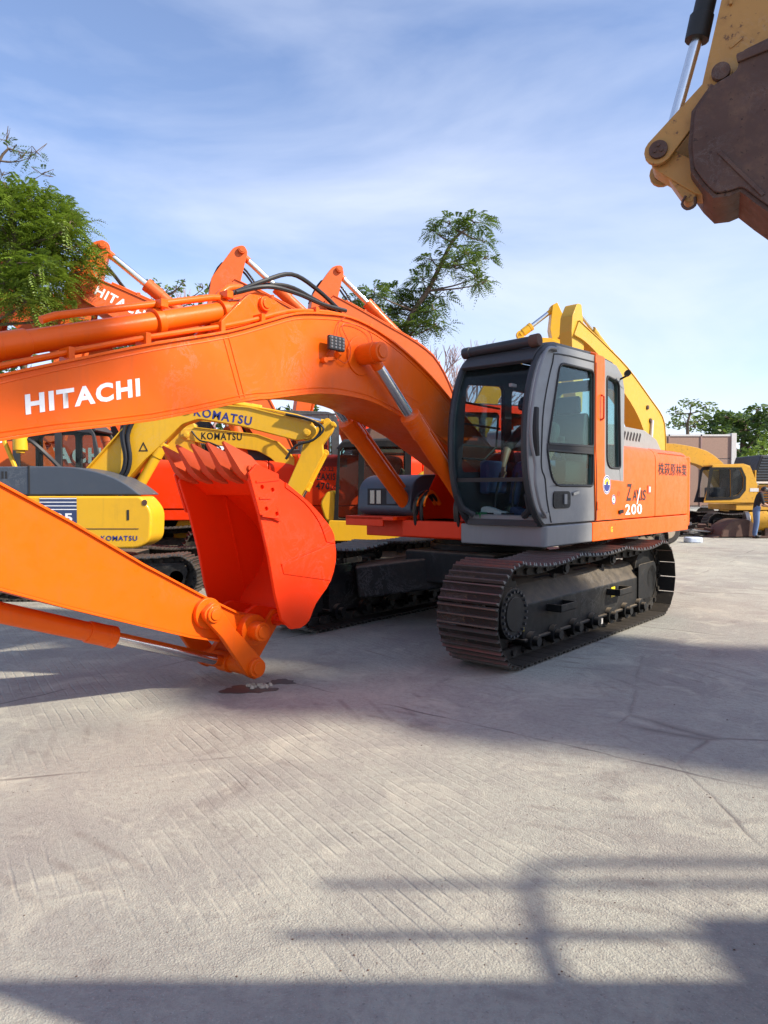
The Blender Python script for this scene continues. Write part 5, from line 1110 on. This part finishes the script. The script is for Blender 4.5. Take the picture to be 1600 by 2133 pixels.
# ------------------------------------------------------------------ far right props
# plywood-sided box body
bx=empty('cargo_box','pinkish plywood sided truck box with white corner posts','truck box',(13.2,31,0),0)
x0,x1,z1=-5.0,2.0,3.98
for k in range(5):
    a=x0+(x1-x0)*k/5; b=x0+(x1-x0)*(k+1)/5
    for za,zb in ((.9,2.9),(2.94,z1-.08)): MB().box(a+.03,b-.03,0,.04,za,zb).build('panel',M['panel'],bx,.004)
    MB().box(a-.03,a+.03,-.03,.05,.85,z1).build('post',M['twig'],bx)
MB().box(x1-.1,x1+.12,-.06,2.3,.85,z1+.05).build('corner_post',M['alu'],bx,.01); MB().box(x0,x1-.1,-.03,.04,z1-.08,z1).build('top_rail',M['alu'],bx); MB().box(x0,x1-.1,.06,2.3,.8,z1-.1).build('box_body',M['alu'],bx)
for xx in (-4,-3,1): MB().cyl((xx,.2,.42),(xx,.5,.42),.42,n=20).build('wheel',M['tyre'],bx,.04)
# low trailer whose wheels show under the main house
lt_=empty('low_trailer','low trailer whose wheels show under the orange house','trailer',(7.0,20.6,0),0)
MB().box(-3.5,1.5,-.2,1.9,.62,.80).build('trailer_bed',M['tan'],lt_,.02)
for xx in (-.75,.35,1.15):
    w=MB().cyl((xx,-.25,.36),(xx,.05,.36),.36,n=24).build('wheel',M['tyre'],lt_,.05); MB().cyl((xx,-.26,.36),(xx,-.2,.36),.2,n=20).cyl((xx,-.29,.36),(xx,-.25,.36),.08,n=12).build('rim',M['hub'],w)
setp(MB().prismz(rrect(-.24,.24,-.2,.2,.12),0,.16).build('plastic_tub',M['tray'],None,.04,3,loc=(9.15,21.0,0)),'pale blue plastic tub lying on the ground behind the counterweight','tub')
# rusty bucket on the ground, yellow drum and scrap
rb=empty('loose_bucket','rusty brown loose bucket lying on the ground in front of the far yellow excavator','bucket',(11.6,23.2,0),R(8))
rb.scale=(.74,.74,.74); rb.location=(11.75,23.2,0)
pr=sp2([(-1.1,.05),(-.95,.45),(-.45,.75),(.05,.78),(.40,.6),(.55,.3),(.62,.05)],3)
MB().strip(pr,-.1,.9,.03).build('shell',M['rust'],rb,0,ang=60)
for y in (-.12,.88): MB().prism(pr,y,y+.03).build('side_plate',M['rust'],rb,.006)
for k in range(4): MB().bar((.12+k*.11,-.05+k*.25,.80-k*.06),(.16+k*.11,.15+k*.25,.79-k*.06),.05,.03).build('wear_strip',M['alu'],rb)
MB().bar((-1.05,.4,.1),(-1.45,.4,.0),.9,.05).build('cutting_edge',M['rust'],rb)
dr=empty('yellow_drum','yellow engine-like drum beside the rusty loose bucket','drum',(12.45,23.6,0),R(-15))
MB().cyl((-.3,0,.5),(.28,0,.55),.32,n=22).build('drum_body',M['yellow2'],dr,.04); MB().cyl((-.42,0,.49),(-.3,0,.5),.36,n=22).build('flange',M['steel'],dr,.01); MB().bar((-.2,0,.0),(-.2,0,.25),.5,.2).bar((.2,0,0),(.2,0,.3),.5,.1).build('stand',M['rust'],dr)
def heap(name,label,cat,loc,items,seed,group=None):
    h=empty(name,label,cat,loc); g=random.Random(seed)
    for i in range(items):
        L=g.uniform(.25,.8); a=g.uniform(0,6.3); x,y=g.uniform(-.9,.9),g.uniform(-.4,.4); z=.06+.5*g.random()*max(0,1-abs(x))
        MB().bar((x-L/2*math.cos(a),y-L/2*math.sin(a)*.4,z),(x+L/2*math.cos(a),y+L/2*math.sin(a)*.4,z+g.uniform(-.05,.1)),g.uniform(.05,.35),g.uniform(.03,.12)).build('scrap_piece',g.choice([M['rust'],M['track'],M['tarp'],M['black'],M['steel']]),h,.005)
    return h
heap('scrap_heap','heap of dark scrap steel behind the counterweight','scrap',(10.4,24.0,0),22,1,'heaps of scrap steel')
heap('scrap_heap','heap of scrap steel left of the rusty loose bucket','scrap',(11.0,24.6,0),20,2,'heaps of scrap steel')
heap('scrap_heap','heap of scrap parts behind the standing person','scrap',(13.6,24.6,0),22,3,'heaps of scrap steel')
heap('scrap_heap','low heap of scrap parts at the right edge','scrap',(14.9,24.9,0),20,4,'heaps of scrap steel')
setp(MB().bar((11.9,22.9,.04),(13.4,22.7,.05),.16,.06).build('plank',M['tarp'],None,.008),'dark plank on the ground by the standing person','plank')

# ------------------------------------------------------------------ people
def person(name,label,loc,rz,J,edges,rad,mats,headc,headr,regions,extra=None):
    """one continuous skinned body; J joints, rad radii; regions: list of (joint set, material index)"""
    root=empty(name,label,'person',loc,rz)
    me=bpy.data.meshes.new('body'); names=list(J); me.from_pydata([J[k] for k in names],[(names.index(a),names.index(b)) for a,b in edges],[])
    o=bpy.data.objects.new('body',me); COL.objects.link(o); sk=o.modifiers.new('s','SKIN'); sk.use_smooth_shade=True; sb=o.modifiers.new('d','SUBSURF'); sb.levels=2; sb.render_levels=2
    for i,k in enumerate(names):
        v=me.skin_vertices[0].data[i]; r_=rad[k]; v.radius=r_ if isinstance(r_,tuple) else (r_,r_); v.use_root=(k=='pelvis')
    bpy.context.view_layer.update(); m2=bpy.data.meshes.new_from_object(o.evaluated_get(bpy.context.evaluated_depsgraph_get())); bpy.data.objects.remove(o)
    for m in mats: m2.materials.append(m)
    segs=[(Vector(J[a]),Vector(J[b]),regions.get((a,b),0)) for a,b in edges]
    for p in m2.polygons:
        c=p.center; best=None
        for a,b,mi in segs:
            ab=b-a; t=max(0,min(1,(c-a).dot(ab)/max(ab.length_squared,1e-9))); d=(c-(a+ab*t)).length
            if best is None or d<best[0]: best=(d,mi)
        p.material_index=best[1]; p.use_smooth=True
    m2.name='body'; b=bpy.data.objects.new('body',m2); COL.objects.link(b); b.parent=root
    return root
def head_extras(root,c,r,fwd,hair,up=(0,0,1)):
    c=Vector(c);f=Vector(fwd).normalized();u=Vector(up); s=f.cross(u).normalized(); u=s.cross(f)
    g=random.Random(1); m=MB(); nn=10
    # hair cap: upper/back part of a skull-shaped dome
    v=[];fa=[]
    for i in range(nn+1):
        for j in range(16):
            th=math.pi*.62*i/nn; ph=2*math.pi*j/16
            ax=u*.9-f*.45; ax.normalize(); b1=s; b2=ax.cross(b1)
            d=ax*math.cos(th)+(b1*math.cos(ph)+b2*math.sin(ph))*math.sin(th); v.append(c+d*r*1.10*(1+.03*math.sin(ph*5+i)))
    for i in range(nn):
        for j in range(16): fa.append((i*16+j,i*16+(j+1)%16,(i+1)*16+(j+1)%16,(i+1)*16+j))
    m.add(v,fa); m.build('hair',hair,root,ang=80)
    MB().add([c+f*r*.98+u*.012,c+f*r*1.22-u*.02+s*.013,c+f*r*1.22-u*.02-s*.013,c+f*r*.95-u*.03],[(0,1,2),(1,3,2),(0,3,1),(0,2,3)]).build('nose',M['skin'],root)
    for q in (-1,1):
        MB().cyl(c+s*q*r*.92,c+s*q*r*1.08,.03,n=10).build('ear',M['skin'],root); MB().cyl(c+f*r*.90+s*q*.032+u*.005,c+f*r*1.0+s*q*.032+u*.005,.010,n=8).build('eye',M['hair'],root)
    MB().bar(c+f*r*.93-u*.055-s*.022,c+f*r*.93-u*.055+s*.022,.012,.01).build('mouth',M['reddull'],root)
def hand(root,w,d,pn,mat,scale=1.0):
    """five separate curled fingers at wrist point w, pointing d, palm normal pn"""
    w=Vector(w);d=Vector(d).normalized();p=Vector(pn).normalized();s=d.cross(p).normalized(); m=MB()
    m.bar(w-d*.02,w+d*.085*scale,.078*scale,.03*scale,p)
    for k,L in enumerate((.065,.078,.072,.055)):
        o=w+d*.08*scale+s*(k-1.5)*.021*scale; m.tube([o,o+d*L*.5*scale+p*.008,o+d*L*.85*scale+p*.03*scale],.0085*scale,6,r1=.006*scale)
    o=w+d*.02*scale-s*.035*scale; m.tube([o,o+d*.03*scale-s*.025*scale+p*.01,o+d*.06*scale-s*.03*scale+p*.025],.010*scale,6,r1=.007*scale)
    return m.build('hand',mat,root,.003)
# standing man at the right, head bent, facing right
J=dict(pelvis=(0,0,.93),belly=(.03,0,1.08),chest=(.08,0,1.30),neck=(.14,0,1.46),head0=(.20,0,1.52),head1=(.27,0,1.56),
 hl=(0,.1,.90),kl=(.03,.12,.50),al=(-.03,.13,.09),tl=(.12,.14,.04),hr=(0,-.1,.90),kr=(.0,-.12,.50),ar=(-.06,-.13,.09),tr=(.09,-.14,.04),
 sl=(.09,.19,1.38),el=(.12,.24,1.12),wl=(.32,.16,1.02),sr=(.09,-.19,1.38),er=(.14,-.24,1.12),wr=(.34,-.14,1.04))
edges=[('pelvis','belly'),('belly','chest'),('chest','neck'),('neck','head0'),('head0','head1'),('pelvis','hl'),('hl','kl'),('kl','al'),('al','tl'),('pelvis','hr'),('hr','kr'),('kr','ar'),('ar','tr'),('chest','sl'),('sl','el'),('el','wl'),('chest','sr'),('sr','er'),('er','wr')]
rad=dict(pelvis=(.16,.12),belly=(.155,.115),chest=(.17,.12),neck=.06,head0=.085,head1=.095,hl=.095,kl=.072,al=.055,tl=.045,hr=.095,kr=.072,ar=.055,tr=.045,sl=.068,el=.05,wl=.032,sr=.068,er=.05,wr=.032)
reg={('pelvis','belly'):1,('belly','chest'):1,('chest','neck'):1,('neck','head0'):0,('head0','head1'):0,('chest','sl'):1,('chest','sr'):1,('sl','el'):1,('sr','er'):1,('el','wl'):0,('er','wr'):0,('pelvis','hl'):2,('pelvis','hr'):2,('hl','kl'):2,('kl','al'):2,('hr','kr'):2,('kr','ar'):2,('al','tl'):3,('ar','tr'):3}
pm=person('person','person in black top and blue jeans standing with head bent at right','' and 0 or (12.0,22.9,0),R(-12),J,edges,rad,[M['skin'],M['shirt'],M['jeans'],M['rubber']],None,None,reg)
head_extras(pm,(.24,0,1.55),.105,(.8,0,-.55),M['hair'],(.5,0,.85))
hand(pm,(.33,.15,1.02),(1,-.2,-.2),(0,0,-1),M['skin']); hand(pm,(.35,-.13,1.04),(1,.2,-.2),(0,0,-1),M['skin'])
# operator in the cab of the main machine (top-level, cab coordinates turned into the yard)
J=dict(pelvis=(.02,.78,1.80),belly=(.10,.78,1.95),chest=(.28,.78,2.14),neck=(.42,.77,2.30),head0=(.48,.76,2.38),head1=(.53,.75,2.46),
 hl=(.06,.88,1.78),kl=(.50,.92,1.80),al=(.62,.92,1.36),tl=(.80,.92,1.30),hr=(.06,.68,1.78),kr=(.50,.64,1.80),ar=(.62,.64,1.36),tr=(.80,.64,1.30),
 sl=(.33,.98,2.22),el=(.52,1.04,1.98),wl=(.66,.98,1.74),sr=(.33,.58,2.22),er=(.56,.52,1.98),wr=(.72,.56,1.76))
op=person('person','person in dark top leaning forward on the seat inside the cab',MO,heading(PHI),J,edges,rad,[M['skin'],M['shirt'],M['bluetint'],M['rubber']],None,None,reg)
head_extras(op,(.515,.755,2.44),.10,(.9,0,-.35),M['hair'],(.3,0,.95)); hand(op,(.66,.98,1.74),(.4,-.1,-1),(1,0,.3),M['skin']); hand(op,(.72,.56,1.76),(.4,.1,-1),(1,0,.3),M['skin'])
# things on the cab floor
F1,L1=wp(PHI)
def cabw(x,y,z): return Vector(MO)+F1*x+L1*y+Vector((0,0,z))
def shoe(label,x,y,z,rz,mat):
    r=empty('shoe',label,'shoe',cabw(x,y,z),heading(PHI)+rz,'shoes on the cab floor')
    up=[(-.14,0),(-.14,.085),(-.09,.10),(-.02,.085),(.06,.055),(.13,.045),(.15,.02),(.15,0)]
    MB().prism(rounded(up,.02),-.042,.042).build('upper',mat,r,.018,3); MB().prism(rounded([(-.15,-.02),(-.15,.004),(.16,.004),(.165,-.02)],.01),-.047,.047).build('sole',M['cloth'],r,.005)
shoe('white canvas shoe on the cab floor',1.02,.66,1.275,R(100),M['cloth']); shoe('dark shoe lying on the cab floor beside the white one',.98,.95,1.275,R(70),M['bluetint'])
gb=MB().box(-.07,.07,-.04,.04,0,.06).build('green_carton',M['green'],None,.005,loc=cabw(1.08,.56,1.255)); gb.rotation_euler=(0,0,.5); setp(gb,'small green carton on the cab floor','carton')

# ------------------------------------------------------------------ unseen stake truck added beside the camera to throw the railing shadows
tk=empty('shadow_truck','unseen flatbed truck with high stake rails, added to throw the foreground shadows','truck',(.95,1.3,0),0)
MB().box(0,6.2,-2.3,0,.95,1.15).box(0,6.2,-.04,0,1.15,1.82).box(0,6.2,-2.3,-2.26,1.15,1.5).build('flatbed',M['tan'],tk,.01)
for z,xa in ((2.30,1.55),(2.95,2.45)): MB().tube([(xa,-.02,z),(6.2,-.02,z)],.026,8).build('stake_rail',M['steel'],tk)
MB().tube([(1.65,-.02,1.66),(2.3,-.02,2.2),(3.2,-.02,2.9),(3.5,-.02,3.12),(3.75,-.02,3.25),(4.1,-.02,3.28),(6.2,-.02,3.28)],.03,8,smooth=4).build('shadow_rail',M['steel'],tk)  # added pipe, bent so that its shadow draws a curved frame
MB().box(6.1,6.17,-.06,-.005,1.82,3.3).build('stake_post',M['steel'],tk)
MB().prism(rounded([(6.4,.6),(8.3,.6),(8.4,1.5),(8.1,2.6),(6.4,2.6)],.15),-2.25,-.05).build('truck_cab',M['alu'],tk,.05)
for x in (.9,1.9,7.4):
    for y in (-.35,-2.2): MB().cyl((x,y,.48),(x,y+.3,.48),.48,n=24).build('wheel',M['tyre'],tk,.05)
MB().box(0,8,-1.6,-.7,.6,.94).build('chassis',M['black'],tk)
MB().box(3.35,4.9,-1.1,-.06,1.16,2.62).build('shadow_crate',M['panel'],tk,.02)  # crate added to cast the dark block at lower right

# ------------------------------------------------------------------ ground litter and stains
g=np.random.default_rng(12); m=MB()
for k in range(420):
    Y=2.2+g.random()**1.6*13; x=(g.random()-.5)*1.15*Y; r_=g.uniform(.0015,.0045)*(1.8 if g.random()<.06 else 1)
    a=g.uniform(0,6.28,6); v=[(x+r_*math.cos(t)*g.uniform(.7,1.2),Y+r_*math.sin(t)*g.uniform(.7,1.2),0.001) for t in np.linspace(0,5.2,6)]+[(x,Y,r_*.8)]
    m.add(v,[(i,(i+1)%6,6) for i in range(6)])
st=m.build('pebbles',M['tarp'],None,ang=20); setp(st,'tiny stones and grit scattered over the concrete','grit',kind='stuff')
M['wet']=plain('wet_oil',(.06,.052,.045),.5)
def blot(name,label,cx,cy,r_,seed,mat,z=.004,ex=1.0,kind=None):
    g=random.Random(seed); P=[]
    for i in range(26):
        t=2*math.pi*i/26; q=r_*(.55+.45*g.random()); P.append((cx+q*ex*math.cos(t),cy+q*math.sin(t)))
    o=MB().prismz(sp2(P+P[:1],2)[:-1],z-.003,z).build(name,mat,None); return setp(o,label,'stain',kind=kind)
LT=Vector(MO)+F1*3.765+L1*.1
blot('wet_stain','dark wet stain on the concrete under the bucket link',LT.x+.02,LT.y-.12,.16,2,M['wet'],.004,1.5)
blot('wet_stain','small dark wet stain right of the bucket link',LT.x+.25,LT.y+.1,.09,4,M['wet'],.004,1.6)
sd=MB(); g=random.Random(3)
for k in range(26):
    x,y=LT.x+.09+g.uniform(-.1,.1),LT.y-.05+g.uniform(-.05,.05); r_=g.uniform(.008,.022); sd.cyl((x,y,0.003),(x,y,.004+r_),r_,r_*.4,n=6)
setp(sd.build('sawdust',M['hub'],None),'small pile of pale crumbs under the bucket link','crumbs',kind='stuff')
